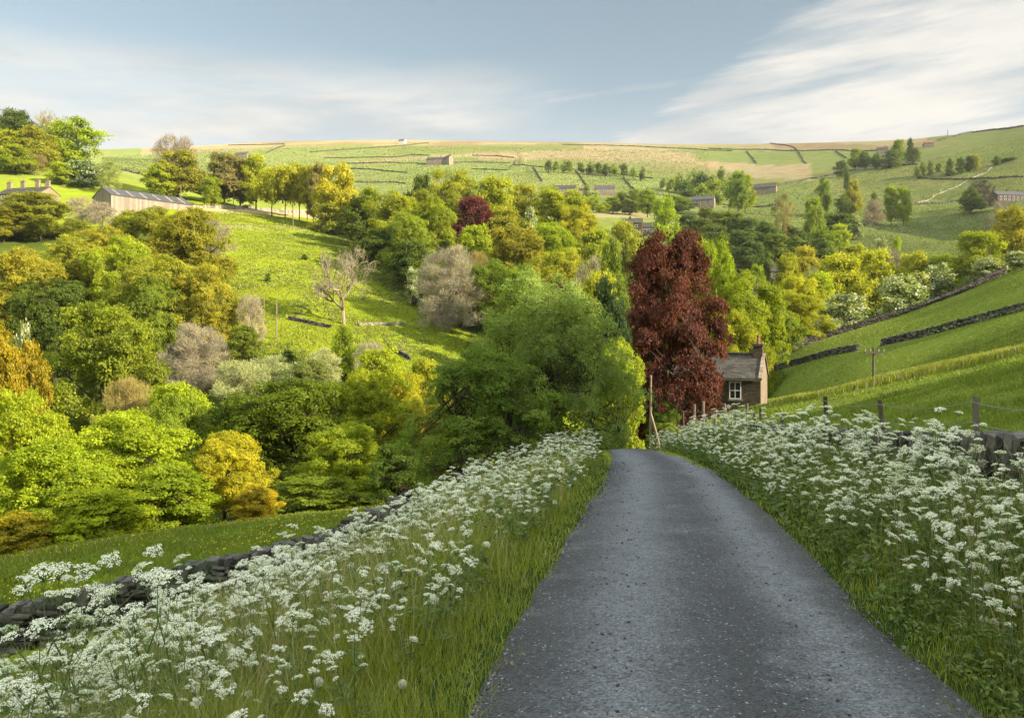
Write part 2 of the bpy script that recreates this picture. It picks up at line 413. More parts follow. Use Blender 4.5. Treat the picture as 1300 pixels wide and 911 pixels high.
def build_ground():
    nt, nr = PZ.shape
    V = np.stack([PX_, PY_, PZ], -1).reshape(-1, 3)
    X, Y, Z = PX_, PY_, PZ
    front = Y > 1
    px = np.where(front, CX + F * X / np.where(front, Y, 1), -9999)
    py = np.where(front, HY - F * Z / np.where(front, Y, 1), -9999)
    rad = np.hypot(X, Y)
    u = X - lane_x(np.clip(Y, -60, 75))
    C = np.zeros((nt, nr, 3)); 
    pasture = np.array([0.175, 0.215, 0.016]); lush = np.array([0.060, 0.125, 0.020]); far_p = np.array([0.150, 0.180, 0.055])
    moor = np.array([0.275, 0.215, 0.125]); rough = np.array([0.17, 0.165, 0.060]); heath = np.array([0.17, 0.12, 0.065])
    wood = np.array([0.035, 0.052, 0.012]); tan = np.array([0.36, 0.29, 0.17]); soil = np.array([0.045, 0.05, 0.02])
    def put(mask, col):
        m = np.asarray(mask, float)[..., None]
        C[:] = C * (1 - m) + col * m
    put(np.ones((nt, nr)), pasture)
    put((u > 1.3) & (rad < 300), np.array([0.140, 0.180, 0.030]))
    put(smooth(300, 420, rad), far_p)  # far pasture muted with distance, putting haze into its colour
    n1 = vnoise(X / 60, Y / 60, 31); n2 = fbm(X / 25, Y / 60, 41, 4) + 0.5; n3 = fbm(X / 120, Y / 160, 51, 4) + 0.5
    put(smooth(0.52, 0.75, n2) * 0.55 * smooth(300, 420, rad), rough)
    # verges and the old bank: soil under the growth
    put((np.abs(u) > 1.25) & (u < 3.9) & (u > -9) & (Y < 40) & (rad < 45), np.array([0.03, 0.05, 0.012]))
    # valley woods floor
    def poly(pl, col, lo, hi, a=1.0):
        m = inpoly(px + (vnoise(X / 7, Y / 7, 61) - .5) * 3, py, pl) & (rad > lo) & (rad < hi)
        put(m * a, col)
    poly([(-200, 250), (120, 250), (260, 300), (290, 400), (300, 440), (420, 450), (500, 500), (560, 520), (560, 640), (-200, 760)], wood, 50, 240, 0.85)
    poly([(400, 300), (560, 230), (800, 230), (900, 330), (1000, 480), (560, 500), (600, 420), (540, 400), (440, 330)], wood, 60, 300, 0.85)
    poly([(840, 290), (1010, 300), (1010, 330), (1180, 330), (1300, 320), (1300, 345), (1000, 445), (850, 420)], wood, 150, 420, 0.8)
    poly([(225, 262), (405, 268), (405, 278), (330, 272), (225, 270)], tan, 150, 420, 0.8)
    poly([(290, 285), (420, 288), (425, 292), (290, 291)], tan * 0.75, 150, 330, 0.6)
    poly([(595, 265), (860, 270), (850, 276), (760, 276), (595, 270)], tan * 0.8, 250, 560, 0.6)
    # moors
    sk = np.interp(px, [0, 130, 260, 390, 520, 650, 780, 910, 1040, 1170, 1300], [193, 191, 182, 173, 174, 175.5, 178, 179, 179, 178, 153])
    wob = (vnoise(X / 55, Y / 80, 71) - .5) * 6
    band = ((py < sk + 11 + wob * 0.7) & (rad > 700) & (px > 180) & (px < 1175))
    put(band * (.55 + .45 * vnoise(X / 90, Y / 40, 81)), moor)
    put(band * smooth(.55, .8, vnoise(X / 70, Y / 25, 82)) * .7, heath)
    poly([(430, 207), (520, 200), (600, 192), (680, 188), (760, 186), (850, 192), (900, 196), (960, 210), (1030, 208), (1030, 228), (960, 226), (905, 218), (850, 214), (790, 207), (720, 203), (640, 203), (560, 199), (500, 205)], moor, 450, 1500, 0.85)
    poly([(880, 196), (945, 192), (945, 207), (890, 205)], far_p, 450, 1500)
    poly([(950, 193), (1010, 193), (1020, 207), (962, 207)], far_p, 450, 1500)
    poly([(1015, 192), (1065, 191), (1075, 206), (1025, 207)], far_p, 450, 1500)
    poly([(1068, 191), (1110, 191), (1100, 206), (1078, 204)], far_p, 450, 1500)
    poly([(500, 186), (740, 182), (740, 190), (600, 195), (500, 197)], far_p * 0.9, 450, 1500, .8)
    poly([(860, 186), (930, 186), (940, 194), (880, 196)], far_p, 450, 1500, .8)
    poly([(980, 183), (1040, 181), (1120, 185), (1060, 190), (985, 189)], heath, 450, 1500, .6)
    poly([(690, 200), (880, 206), (960, 230), (900, 232), (820, 222), (690, 210)], rough, 450, 1500, .6)
    poly([(1030, 225), (1300, 205), (1300, 240), (1130, 262), (1030, 250)], rough, 380, 900, .45)
    # field to field differences
    for pl, f in [([(600, 206), (650, 208), (650, 235), (600, 230)], 1.1), ([(655, 212), (678, 214), (690, 233), (655, 230)], .95), ([(680, 213), (730, 217), (745, 238), (690, 233)], 1.12),
                  ([(735, 217), (790, 225), (808, 246), (748, 238)], 1.0), ([(795, 226), (845, 231), (855, 250), (810, 246)], 1.15), ([(440, 206), (640, 207), (640, 216), (440, 213)], 1.05),
                  ([(1130, 290), (1290, 262), (1290, 318), (1060, 320), (1100, 300)], 0.85)]:
        m = inpoly(px, py, pl) & (rad > 280) & (rad < 1000)
        C[m] = far_p * f
    C *= (0.85 + 0.3 * n3)[..., None]
    F4 = []
    i = np.arange(nt - 1)[:, None]; j = np.arange(nr - 1)[None, :]
    Fq = np.stack([i * nr + j, (i + 1) * nr + j, (i + 1) * nr + j + 1, i * nr + j + 1], -1).reshape(-1, 4)
    rgba = np.concatenate([C.reshape(-1, 3), np.ones((nt * nr, 1))], 1)
    # plug under the camera
    zc = float(near_z(np.array([0.0]), np.array([0.0]))[0][0]) - 0.07
    V = np.vstack([V, [[0, 0, zc]]]); rgba = np.vstack([rgba, [[.03, .04, .02, 1]]])
    ii = np.arange(nt - 1)
    plug = np.stack([ii * nr, np.full(nt - 1, nt * nr), (ii + 1) * nr, (ii + 1) * nr], -1)
    m, ntree, out = newmat('turf'); b = NB(ntree)
    p = b.geo()
    col = b.attr('land', out='Color')
    nf = b.noise(p, 1.3, 8, 0.7); nm = b.noise(p, 0.09, 6, 0.6); nl = b.noise(p, 0.02, 4)
    v = b.math('ADD', b.math('MULTIPLY', nf, 0.8), b.math('MULTIPLY', nm, 0.9))
    mr = b.n('ShaderNodeMapRange'); b.link(v, mr.inputs['Value'])
    mr.inputs['From Min'].default_value = 0.45; mr.inputs['From Max'].default_value = 1.25
    mr.inputs['To Min'].default_value = 0.62; mr.inputs['To Max'].default_value = 1.35
    cc = b.n('ShaderNodeCombineColor')
    vv = mr.outputs['Result']
    b.link(b.math('MULTIPLY', vv, b.math('ADD', 0.75, b.math('MULTIPLY', nl, 0.5))), cc.inputs[0]); b.link(vv, cc.inputs[1]); b.link(vv, cc.inputs[2])
    col = b.mix(1.0, col, cc.outputs[0], 'MULTIPLY')
    nrm = b.bump(b.math('ADD', b.math('MULTIPLY', nf, .5), nm), 0.6, 0.5)
    df = b.n('ShaderNodeBsdfDiffuse'); b.link(col, df.inputs['Color']); b.link(nrm, df.inputs['Normal']); df.inputs['Roughness'].default_value = 1.0
    # turf is a thin layer of blades: some of the low light comes through it
    tr = b.n('ShaderNodeBsdfTranslucent')
    b.link(df.outputs[0], out.inputs[0])
    me = mesh_np('ground', V, Fq, [m], None, True, None, {'land': rgba})
    me2 = me
    o = obj('ground', me)
    tag(o, kind='structure')
    # the plug as its own small sheet
    return o
build_ground()

# ------------------------------------------------------------------ the lane
def build_lane():
    ys = np.arange(-12, 62, 0.25); us = np.linspace(-1, 1, 25)
    wob = lane_l(ys) + (vnoise(ys / 1.7, ys * 0, 5) - .5) * 0.20 + (vnoise(ys / .35, ys * 0, 6) - .5) * .07
    wob2 = lane_r(ys) + (vnoise(ys / 1.5, ys * 0, 9) - .5) * 0.20 + (vnoise(ys / .35, ys * 0, 6) - .5) * .07
    half = np.where(us[None, :] < 0, wob[:, None], wob2[:, None])
    U = us[None, :] * half
    X = lane_x(ys)[:, None] + U; Y = np.repeat(ys[:, None], len(us), 1)
    Z = lane_z(ys)[:, None] + 0.035 * (1 - us[None, :] ** 2) - 0.05 * (np.abs(us[None, :]) > .99)
    rut = 0.012 * (np.exp(-((U + .68) / .25) ** 2) + np.exp(-((U - .72) / .25) ** 2))
    Z = Z - rut
    n, k = X.shape
    i = np.arange(n - 1)[:, None]; j = np.arange(k - 1)[None, :]
    Fq = np.stack([i * k + j, i * k + j + 1, (i + 1) * k + j + 1, (i + 1) * k + j], -1).reshape(-1, 4)
    m, nt, out = newmat('lane_surface'); b = NB(nt); p = b.geo()
    u = b.attr('across')
    pn = b.math('ADD', u, b.math('MULTIPLY', b.math('SUBTRACT', b.noise(p, 0.9, 5), 0.5), 0.5))
    def band(c, w):
        return b.math('POWER', 2.718, b.math('MULTIPLY', b.math('POWER', b.math('ABSOLUTE', b.math('DIVIDE', b.math('SUBTRACT', pn, c), w)), 2.0), -1.0))
    tracks = b.math('ADD', band(-0.55, 0.42), band(0.85, 0.32), clamp=True)
    edge = b.sstep(1.0, 1.35, b.math('ABSOLUTE', pn))
    patch = b.noise(p, 0.55, 5, 0.6)
    base = b.mix(tracks, c4((0.032, 0.036, 0.040)), c4((0.122, 0.135, 0.146)))
    base = b.mix(b.math('MULTIPLY', b.sstep(0.45, 0.7, patch), 0.35), base, c4((0.112, 0.126, 0.138)))
    base = b.mix(b.math('MULTIPLY', edge, 0.7), base, c4((0.038, 0.038, 0.036)))
    # worn streaks and oily patches a hand or two across
    fine = b.noise(p, 4.5, 7, .7); broad = b.noise(p, 1.6, 6, .65)
    base = b.mix(b.math('MULTIPLY', b.sstep(.50, .66, fine), .45), base, c4((0.030, 0.033, 0.037)))
    base = b.mix(b.math('MULTIPLY', b.sstep(.56, .68, broad), .35), base, c4((0.135, 0.148, 0.156)))
    base = b.mix(b.math('MULTIPLY', b.sstep(.60, .72, b.noise(p, .8, 6, .7)), b.math('MULTIPLY', edge, .8)), base, c4((0.075, 0.060, 0.042)))
    # stone chips set in the tar
    chip = b.n('ShaderNodeTexVoronoi'); b.link(p, chip.inputs['Vector']); chip.inputs['Scale'].default_value = 62
    cs = b.n('ShaderNodeSeparateColor'); b.link(chip.outputs['Color'], cs.inputs[0])
    mr = b.n('ShaderNodeMapRange'); b.link(cs.outputs[0], mr.inputs['Value']); mr.inputs['To Min'].default_value = 0.42; mr.inputs['To Max'].default_value = 1.55
    cb = b.n('ShaderNodeCombineColor')
    for q in range(3): b.link(mr.outputs[0], cb.inputs[q])
    col = b.mix(1.0, base, cb.outputs[0], 'MULTIPLY')
    chip2 = b.n('ShaderNodeTexVoronoi'); b.link(p, chip2.inputs['Vector']); chip2.inputs['Scale'].default_value = 42
    c2 = b.n('ShaderNodeSeparateColor'); b.link(chip2.outputs['Color'], c2.inputs[0])
    wht = b.math('MULTIPLY', b.math('GREATER_THAN', c2.outputs[1], 0.91), b.math('LESS_THAN', chip2.outputs['Distance'], 0.30))
    col = b.mix(b.math('MULTIPLY', wht, 0.75), col, c4((0.42, 0.42, 0.42)))
    h = b.math('ADD', b.math('MULTIPLY', chip.outputs['Distance'], -1.0), b.math('MULTIPLY', b.noise(p, 20, 5, .7), 0.7))
    nrm = b.bump(h, 1.0, 0.02)
    b.link(b.bsdf(col, 0.62, nrm, 0.35), out.inputs[0])
    me = mesh_np('lane', np.stack([X, Y, Z], -1).reshape(-1, 3), Fq, [m], None, True, {'across': U.ravel()})
    tag(obj('lane', me), kind='structure')
build_lane()

def rock_template():
    pts = []; idx = {}
    for a in (-1, 0, 1):
        for b_ in (-1, 0, 1):
            for c in (-1, 0, 1):
                if a == b_ == c == 0: continue
                idx[(a, b_, c)] = len(pts)
                k = abs(a) + abs(b_) + abs(c)
                s = {1: 1.0, 2: 0.95, 3: 0.84}[k]
                pts.append((a * s, b_ * s, c * s))
    Fq = []
    for ax in range(3):
        for sg in (-1, 1):
            o = [q for q in range(3) if q != ax]
            for p in (-1, 0):
                for q in (-1, 0):
                    cs = []
                    for (dp, dq) in ((0, 0), (1, 0), (1, 1), (0, 1)):
                        k = [0, 0, 0]; k[ax] = sg; k[o[0]] = p + dp; k[o[1]] = q + dq
                        cs.append(idx[tuple(k)])
                    if (sg > 0) ^ (ax == 1): cs = cs
                    else: cs = cs[::-1]
                    Fq.append(cs)
    return np.array(pts), np.array(Fq)
RT_V, RT_F = rock_template()

# loose chips on the lane, real stones
def build_chips():
    n = 9000
    d = np.exp(rng.uniform(math.log(3.2), math.log(22), n))
    u = np.where(rng.random(n) < .45, rng.normal(0.05, .22, n), np.where(rng.random(n) < .7, np.where(rng.random(n) < .75, -lane_l(d) + np.abs(rng.normal(.05, .22, n)), lane_r(d) - np.abs(rng.normal(.05, .16, n))), rng.uniform(-1.25, 1.3, n)))
    u = np.clip(u, -lane_l(d) + .06, lane_r(d) - .06)
    s = (0.0025 + .008 * rng.random(n) ** 2.2) * (0.8 + 0.05 * d)
    x = lane_x(d) + u; z = lane_z(d) + 0.03 * (1 - (u / 1.36) ** 2)
    a = rng.uniform(0, 6.28, n)
    T = RT_V[[0, 2, 6, 8, 17, 19, 23, 25]] if False else None
    bx, bf = box(-1, 1, -.7, .7, -.5, .55)
    V = bx[None] * s[:, None, None] * rng.uniform(.7, 1.3, (n, 8, 3))
    c, sn = np.cos(a)[:, None], np.sin(a)[:, None]
    Vx = V[..., 0] * c - V[..., 1] * sn; Vy = V[..., 0] * sn + V[..., 1] * c
    V = np.stack([Vx + x[:, None], Vy + d[:, None], V[..., 2] + z[:, None]], -1).reshape(-1, 3)
    Fq = (bf[None] + (np.arange(n) * 8)[:, None, None]).reshape(-1, 4)
    m = rough_material('chip_stone', (0.05, 0.052, 0.054), (0.20, 0.205, 0.21), 30, 0.3, 0.005, 0.8)
    r = np.repeat(rng.random(n) ** 2, 8)
    # white quartz bits
    tag(obj('gravel', mesh_np('gravel', V, Fq, [m], None, False, {'rnd': r})), kind='stuff')
    return
build_chips()

# ------------------------------------------------------------------ dry stone walls
def stone(mb, c, ax, ay, az, hx, hy, hz, jit, mat=0, r=None):
    V = RT_V * np.array([hx, hy, hz]) * (1 + rng.normal(0, jit, RT_V.shape) * 0.5) + rng.normal(0, jit * 0.10, RT_V.shape)
    V = V[:, :1] * ax + V[:, 1:2] * ay + V[:, 2:] * az + c
    mb.add(V, RT_F, mat, rng.random() if r is None else r)

def path_sampler(P):
    P = np.asarray(P, float); s = np.concatenate([[0], np.cumsum(np.hypot(*np.diff(P[:, :2], axis=0).T))])
    def f(t): return np.array([np.interp(t, s, P[:, 0]), np.interp(t, s, P[:, 1])])
    return s[-1], f

def dry_wall(name, label, P, height, thick, base_off=0.0, cope_h=0.28, course=0.15, slen=(0.22, 0.5), base=None, mat='dark_stone'):
    L, f = path_sampler(P)
    mb = MB(); cp = MB()
    gz = base or (lambda x, y: float(ground(x, y)))
    nC = int(height / course) + 1
    for j in range(nC + 1):
        t = rng.uniform(-0.2, 0)
        while t < L:
            l = rng.uniform(*slen) * (1.15 if j == 0 else 1)
            p = f(min(t + l / 2, L)); q = f(min(t + l / 2 + .1, L + .1)); q0 = f(max(t + l / 2 - .1, 0))
            tx = np.array([q[0] - q0[0], q[1] - q0[1], 0]); tx /= np.linalg.norm(tx) + 1e-9
            ny = np.array([-tx[1], tx[0], 0])
            z0 = gz(p[0], p[1]) + base_off
            zc = z0 + (j - 0.5) * course + rng.normal(0, 0.012)
            th = thick * (1.1 - 0.2 * j / nC) * rng.uniform(.88, 1.06)
            up = np.array([rng.normal(0, .05), rng.normal(0, .05), 1]); up /= np.linalg.norm(up)
            stone(mb, np.array([p[0], p[1], zc]) + ny * rng.normal(0, .015), tx, ny, up, l / 2 * 1.0, th / 2, course / 2 * rng.uniform(.85, 1.1), 0.06)
            t += l * 0.98
    t = 0
    while t < L:
        l = rng.uniform(.10, .22)
        p = f(min(t + l / 2, L)); q = f(min(t + l / 2 + .1, L + .1)); q0 = f(max(t + l / 2 - .1, 0))
        tx = np.array([q[0] - q0[0], q[1] - q0[1], 0]); tx /= np.linalg.norm(tx) + 1e-9
        lean = rng.normal(0.12, .12)
        up = np.array([0, 0, 1]) + tx * lean; up /= np.linalg.norm(up)
        ny = np.array([-tx[1], tx[0], 0])
        h = cope_h * rng.uniform(.7, 1.15)
        z0 = gz(p[0], p[1]) + base_off + height + h * .42
        stone(cp, np.array([p[0], p[1], z0]), tx, ny, up, l / 2 * 1.08, thick * .46 * rng.uniform(.85, 1.1), h / 2, 0.10)
        t += l
    root = tag(obj(name, mb.mesh(name, [M[mat]])), label, 'wall')
    obj('coping', cp.mesh('coping', [M[mat]]), root)
    return root

yy = np.arange(3.2, 37, 0.5)
dry_wall('dry_stone_wall', 'dark dry stone wall above the cow parsley on the right verge of the lane',
         np.stack([lane_x(yy) + 3.72, yy], 1), 0.88, 0.46, base=lambda x, y: float(lane_z(y) + np.interp(y, [3, 8, 12, 15.5, 23.5, 36], [.3, .22, .08, -.02, -.25, -.35])), cope_h=.30, course=.105, slen=(.2, .55))
dry_wall('dry_stone_wall', 'dark dry stone wall below the left verge, half hidden in cow parsley',
         [(-14.5, 17.0), (-11.2, 17.4), (-7.5, 17.6), (-5.2, 17.4), (-3.9, 18.6), (-2.6, 22.0)], 0.85, 0.48, base_off=-.05, cope_h=.30, course=.105, slen=(.2, .55))

def far_wall(label, pts, h=1.1, th=0.5, mat='wall_stone', cat='wall', name='field_wall', step=0.6, ragged=0.16, dmin=3.0):
    P = [hit(a, b, dmin) for a, b in pts]
    L, f = path_sampler([(p[0], p[1]) for p in P])
    n = max(4, int(L / step)); n = min(n, 400)
    ts = np.linspace(0, L, n); XY = np.array([f(t) for t in ts])
    XY = XY + (np.stack([vnoise(ts / 9, ts * 0, 3), vnoise(ts / 9, ts * 0, 4)], 1) - .5) * min(1.2, L * .02)
    T = np.gradient(XY, axis=0); T /= np.linalg.norm(T, axis=1)[:, None] + 1e-9
    N = np.stack([-T[:, 1], T[:, 0]], 1)
    hh = h * (1 + rng.normal(0, ragged, n)); 
    rows = []
    for off, top in ((-1, 0), (-.62, 1), (.62, 1), (1, 0)):
        xy = XY + N * off * th / 2
        z = ground(xy[:, 0], xy[:, 1])
        zt = ground(XY[:, 0], XY[:, 1]) + hh if top else z - 0.4
        rows.append(np.column_stack([xy, zt]))
    V = np.stack(rows, 1).reshape(-1, 3)
    i = np.arange(n - 1)[:, None]; j = np.arange(3)[None, :]
    Fq = np.stack([i * 4 + j, (i + 1) * 4 + j, (i + 1) * 4 + j + 1, i * 4 + j + 1], -1).reshape(-1, 4)
    Fq = np.vstack([Fq, [[0, 1, 2, 3]], [[4 * n - 4, 4 * n - 1, 4 * n - 2, 4 * n - 3]]])
    me = mesh_np(name, V, Fq, [M[mat]], None, False, {'rnd': np.repeat(rng.random(n), 4)})
    return tag(obj(name, me), label, cat)

def stone_wall_px(label, pts, h=.7, dmin=3.0, th=.55, mat='dark_stone'):
    P = [hit(a, b, dmin) for a, b in pts]
    return dry_wall('field_wall', label, [(p[0], p[1]) for p in P], h * .72, th, base_off=-.05, cope_h=h * .36, course=.19, slen=(.3, .75), mat=mat)
W = far_wall
stone_wall_px('dry stone wall crossing the shaded right field, from the cottage to the gap by the pole', [(980, 472), (1010, 463), (1040, 455), (1070, 448), (1088, 445)], .72)
stone_wall_px('dry stone wall climbing the right field from the gap to the right edge', [(1120, 439), (1170, 428), (1230, 412), (1299, 394), (1330, 386)], .75)
_pb = np.array([972, 1005, 1040, 1100, 1170, 1225, 1275.]); _db = np.interp(_pb, [975, 1040, 1170, 1300], [110, 127, 127, 136])
dry_wall('field_wall', 'dark wall along the brow of the right field, in front of the white hawthorns', [((a - CX) / F * d, d) for a, d in zip(_pb, _db)], .85, .6, cope_h=.4, course=.2, slen=(.35, .9), mat='wall_stone')
stone_wall_px('short dark stretch of wall on the lit left field, left of the bare tree', [(367, 406), (392, 411), (419, 417)], .65)
stone_wall_px('dark wall at the lower right of the lit left field, upper stretch', [(493, 442), (508, 450), (521, 458)], .75)
stone_wall_px('dark wall at the foot of the lit left field, lower stretch behind the bush', [(532, 461), (545, 465), (559, 470)], .75)
stone_wall_px('tumbled pale wall right of the bare tree on the left field', [(455, 414), (480, 412), (513, 412)], .5, 100, .8, 'pale_stone')
W('pale track wall below the row of trunks at the top of the left field', [(236, 265), (270, 265), (300, 266), (340, 267), (398, 270)], 1.0, .5, 'pale_stone')
FW = 'thin dark wall between the far fields, '
for lab, pts in [
    ('above the fields beyond the dark wood, topmost', [(600, 198), (630, 198.6), (653, 201)]),
    ('second below the straw moor, above the wood', [(600, 206), (648, 207.5)]),
    ('third below the straw moor, ending at a short cross wall', [(600, 215), (646, 216.5)]),
    ('short cross wall joining two long walls above the wood', [(648, 214), (655, 204)]),
    ('long wall under the row of small moor trees', [(651, 210), (690, 212.5), (722, 215), (783, 221.5), (828, 227)]),
    ('slanting wall nearest the wood, above the terrace', [(677, 213), (688, 231)]),
    ('slanting wall running down to the terrace', [(731, 217), (745, 237)]),
    ('slanting wall right of the terrace', [(792, 226), (809, 245)]),
    ('highest wall on the moor, in the middle', [(714, 184), (770, 185), (821, 187), (930, 192)]),
    ('dark hedge-like wall on the moor below the white farm', [(394, 194), (437, 190.5), (475, 188), (511, 185.5), (544, 182)]),
    ('long wall below the moor farm', [(432, 208), (493, 207), (560, 208), (630, 207)]),
    ('wall curving below the first field of the far slope', [(437, 215), (478, 216), (518, 220)]),
    ('lowest wall above the left part of the wood', [(452, 232), (480, 232), (516, 234)]),
    ('wall left of the moor farm', [(412, 201), (508, 199.5), (521, 197), (545, 198)]),
    ('top wall of the left moor', [(290, 185), (330, 184), (361, 183.5)]),
    ('short sloping wall on the left moor', [(338, 195), (362, 185)]),
    ('wall dropping from the skyline to the right fields', [(978, 182), (1008, 187), (1023, 208)]),
    ('short wall between the first two bright moor fields', [(948, 192.5), (961, 208)]),
    ('level wall along the top of the bright moor fields', [(900, 189), (960, 190), (1060, 191), (1128, 191.5)]),
    ('short wall left of the dark knoll trees', [(1061, 192), (1075, 201)]),
    ('hedge-topped wall curving up the right hill', [(985, 236), (1030, 227), (1072, 219), (1110, 212), (1165, 209)]),
    ('wall across the lit right hillside', [(1165, 227), (1210, 228), (1260, 227), (1300, 226)]),
    ('wall at the foot of the right hillside, above the shaded field', [(1110, 262), (1158, 261), (1214, 256), (1254, 255)]),
    ('ragged wall at the left side of the shaded field', [(1146, 269), (1120, 277), (1097, 286)]),
    ('wall across the meadow in front of the big valley tree', [(905, 259), (940, 262), (985, 261)]),
    ('dark wall behind the barn on the left hill', [(152, 216), (168, 219), (186, 225)]),
]:
    far_w = W(FW + lab, pts, 1.0, 0.8, dmin=150, ragged=.25)
W('pale tumbled wall climbing the right hillside', [(1165, 258), (1190, 247), (1211, 239), (1260, 213)], .45, .6, 'pale_stone', ragged=.4, dmin=200)
W('dark wall along the top of the right hill against the sky', [(1172, 186), (1200, 177), (1235, 165), (1260, 158), (1300, 153.5)], 1.6, 1.0, dmin=300)

# ------------------------------------------------------------------ posts and wire of the right field
def fence_right():
    ds = np.array([7.6, 11.8, 16.3, 20.9, 25.5, 29.8, 33.5, 37.0])
    root = thing('wire_fence', 'old post and wire fence behind the right-hand stone wall', 'fence', (0, 0, 0))
    tops = []
    for k, d in enumerate(ds):
        x = float(lane_x(d)) + 4.45; z = float(ground(x, d))
        h = [1.0, 1.02, 1.05, 1.15, .88, .95, .9, .9][k]
        r = [.045, .048, .046, .052, .045, .045, .045, .045][k]
        lx, ly = rng.normal(0, .05), rng.normal(0, .04)
        if k == 2: lx = -.12
        P = np.array([[x, d, z - .3], [x + lx * .5, d + ly * .5, z + h * .5], [x + lx, d + ly, z + h - .01], [x + lx, d + ly, z + h]])
        mb = MB(); V, Fq = tube(P, [r * 1.05, r, r * .95, r * .8], 6, True)
        mb.add(V + rng.normal(0, .004, V.shape), Fq, 0, rng.random())
        obj('post', mb.mesh('post', [M['post_wood']]), root)
        tops.append((P[1], P[2]))
    for lev in (0.25, 0.85):
        pts = []
        for (a, b) in zip(tops[:-1], tops[1:]):
            p = a[0] * (1 - lev) + a[1] * lev; q = b[0] * (1 - lev) + b[1] * lev
            for t in np.linspace(0, 1, 7)[:-1]:
                s = p * (1 - t) + q * t; s = s - np.array([0, 0, 0.10 * 4 * t * (1 - t)]) 
                pts.append(s + [-.055, 0, 0])
        mb = MB(); V, Fq = tube(np.array(pts), 0.0065, 4); mb.add(V, Fq)
        obj('wire', mb.mesh('wire', [M['wire']]), root)
fence_right()

def garden_posts():
    root = thing('garden_fence', 'low fence of short weathered posts in front of the stone cottage', 'fence', (0, 0, 0))
    for px, top, d in [(868, 521, 47), (881, 513, 46), (893, 509, 45), (908, 520, 43), (921, 512, 42), (935, 522, 41), (948, 512, 40), (966, 518, 39)]:
        x = (px - CX) / F * d; z = float(ground(x, d)); zt = (HY - top) / F * d
        mb = MB(); V, Fq = tube(np.array([[x, d, z - .3], [x, d, (z + zt) / 2], [x + rng.normal(0, .04), d, zt]]), [.08, .075, .07], 6, True); mb.add(V, Fq, 0, rng.random())
        obj('post', mb.mesh('post', [M['post_wood']]), root)
    pts = [np.array([(px - CX) / F * d, d, (HY - 523) / F * d]) for px, d in [(868, 46.9), (893, 44.9), (921, 41.9), (948, 39.9), (966, 38.9)]]
    mb = MB(); V, Fq = tube(np.array(pts), .02, 4); mb.add(V, Fq); obj('rail', mb.mesh('rail', [M['post_wood']]), root)
garden_posts()

# telegraph poles
def pole(label, px, top, base=None, d=None, arm=0.0, r=0.13, stay=None, mat='post_wood'):
    p = hit(px, base) if d is None else at(px, d)
    zt = (HY - top) / F * p[1]; h = zt - p[2]
    root = thing('telegraph_pole', label, 'pole', tuple(p))
    mb = MB(); V, Fq = tube([[0, 0, -.3], [0, 0, h * .5], [0.02, 0, h]], [r, r * .9, r * .75], 8, True); mb.add(V, Fq, 0, .5)
    obj('shaft', mb.mesh('shaft', [M[mat]]), root)
    if arm:
        mb = MB(); V, Fq = box(-arm, arm, -r * 1.9, -r * .9, h - .45, h - .3); mb.add(V, Fq, 0, .3)
        cr = obj('crossarm', mb.mesh('crossarm', [M[mat]]), root)
        for k in (-.9, -.4, .4, .9):
            mi = MB(); V, Fq = tube([[k * arm, -r * 1.4, h - .3], [k * arm, -r * 1.4, h - .22], [k * arm, -r * 1.4, h - .1]], [.02, .05, .035], 6, True); mi.add(V, Fq, 0, .9)
            obj('insulator', mi.mesh('insulator', [M['pale_stone']]), cr)
    if stay:
        a = np.array([0, 0, h * .55]); q = at(*stay) - p
        mb = MB(); V, Fq = tube([a, (a + q) / 2, q - [0, 0, .3]], [.07, .075, .08], 6); mb.add(V, Fq, 0, .6)
        obj('brace', mb.mesh('brace', [M[mat]]), root)
    return root
pole('dark telegraph pole with a crossarm in the gap of the right field', 1109, 441, d=58, arm=.75, r=.11)
pole('pale pole with a slanting brace beside the lane, below the copper beech', 826, 476, d=45, r=.075, stay=(842, 44.6), mat='pale_bark')
pole('thin pole standing among scrub at the foot of the left field', 351, 380, 431, r=.13, mat='pale_bark')
pole('short thin pole just left of the pole in the scrub', 335, 374, 396, r=.10, mat='pale_bark')
pole('thin pole in the lit left field below the barn end', 279, 312, 352, r=.12, mat='pale_bark')
pole('thin pole right behind the barn end, among the olive trees', 229.5, 234, 266, r=.14, mat='pale_bark')
pole('pole at the right end of the track, on the field corner', 372, 262, 292, r=.14, mat='pale_bark')
pole('thin pole in front of the brown trees above the track', 296.5, 243, 263, r=.14, mat='pale_bark')
pole('pole by the white walled farm in the valley', 868, 284, 300, r=.15, mat='pale_bark')
pole('tiny pole on the skyline at the top of the right hill', 1203, 165, 176, r=.3)
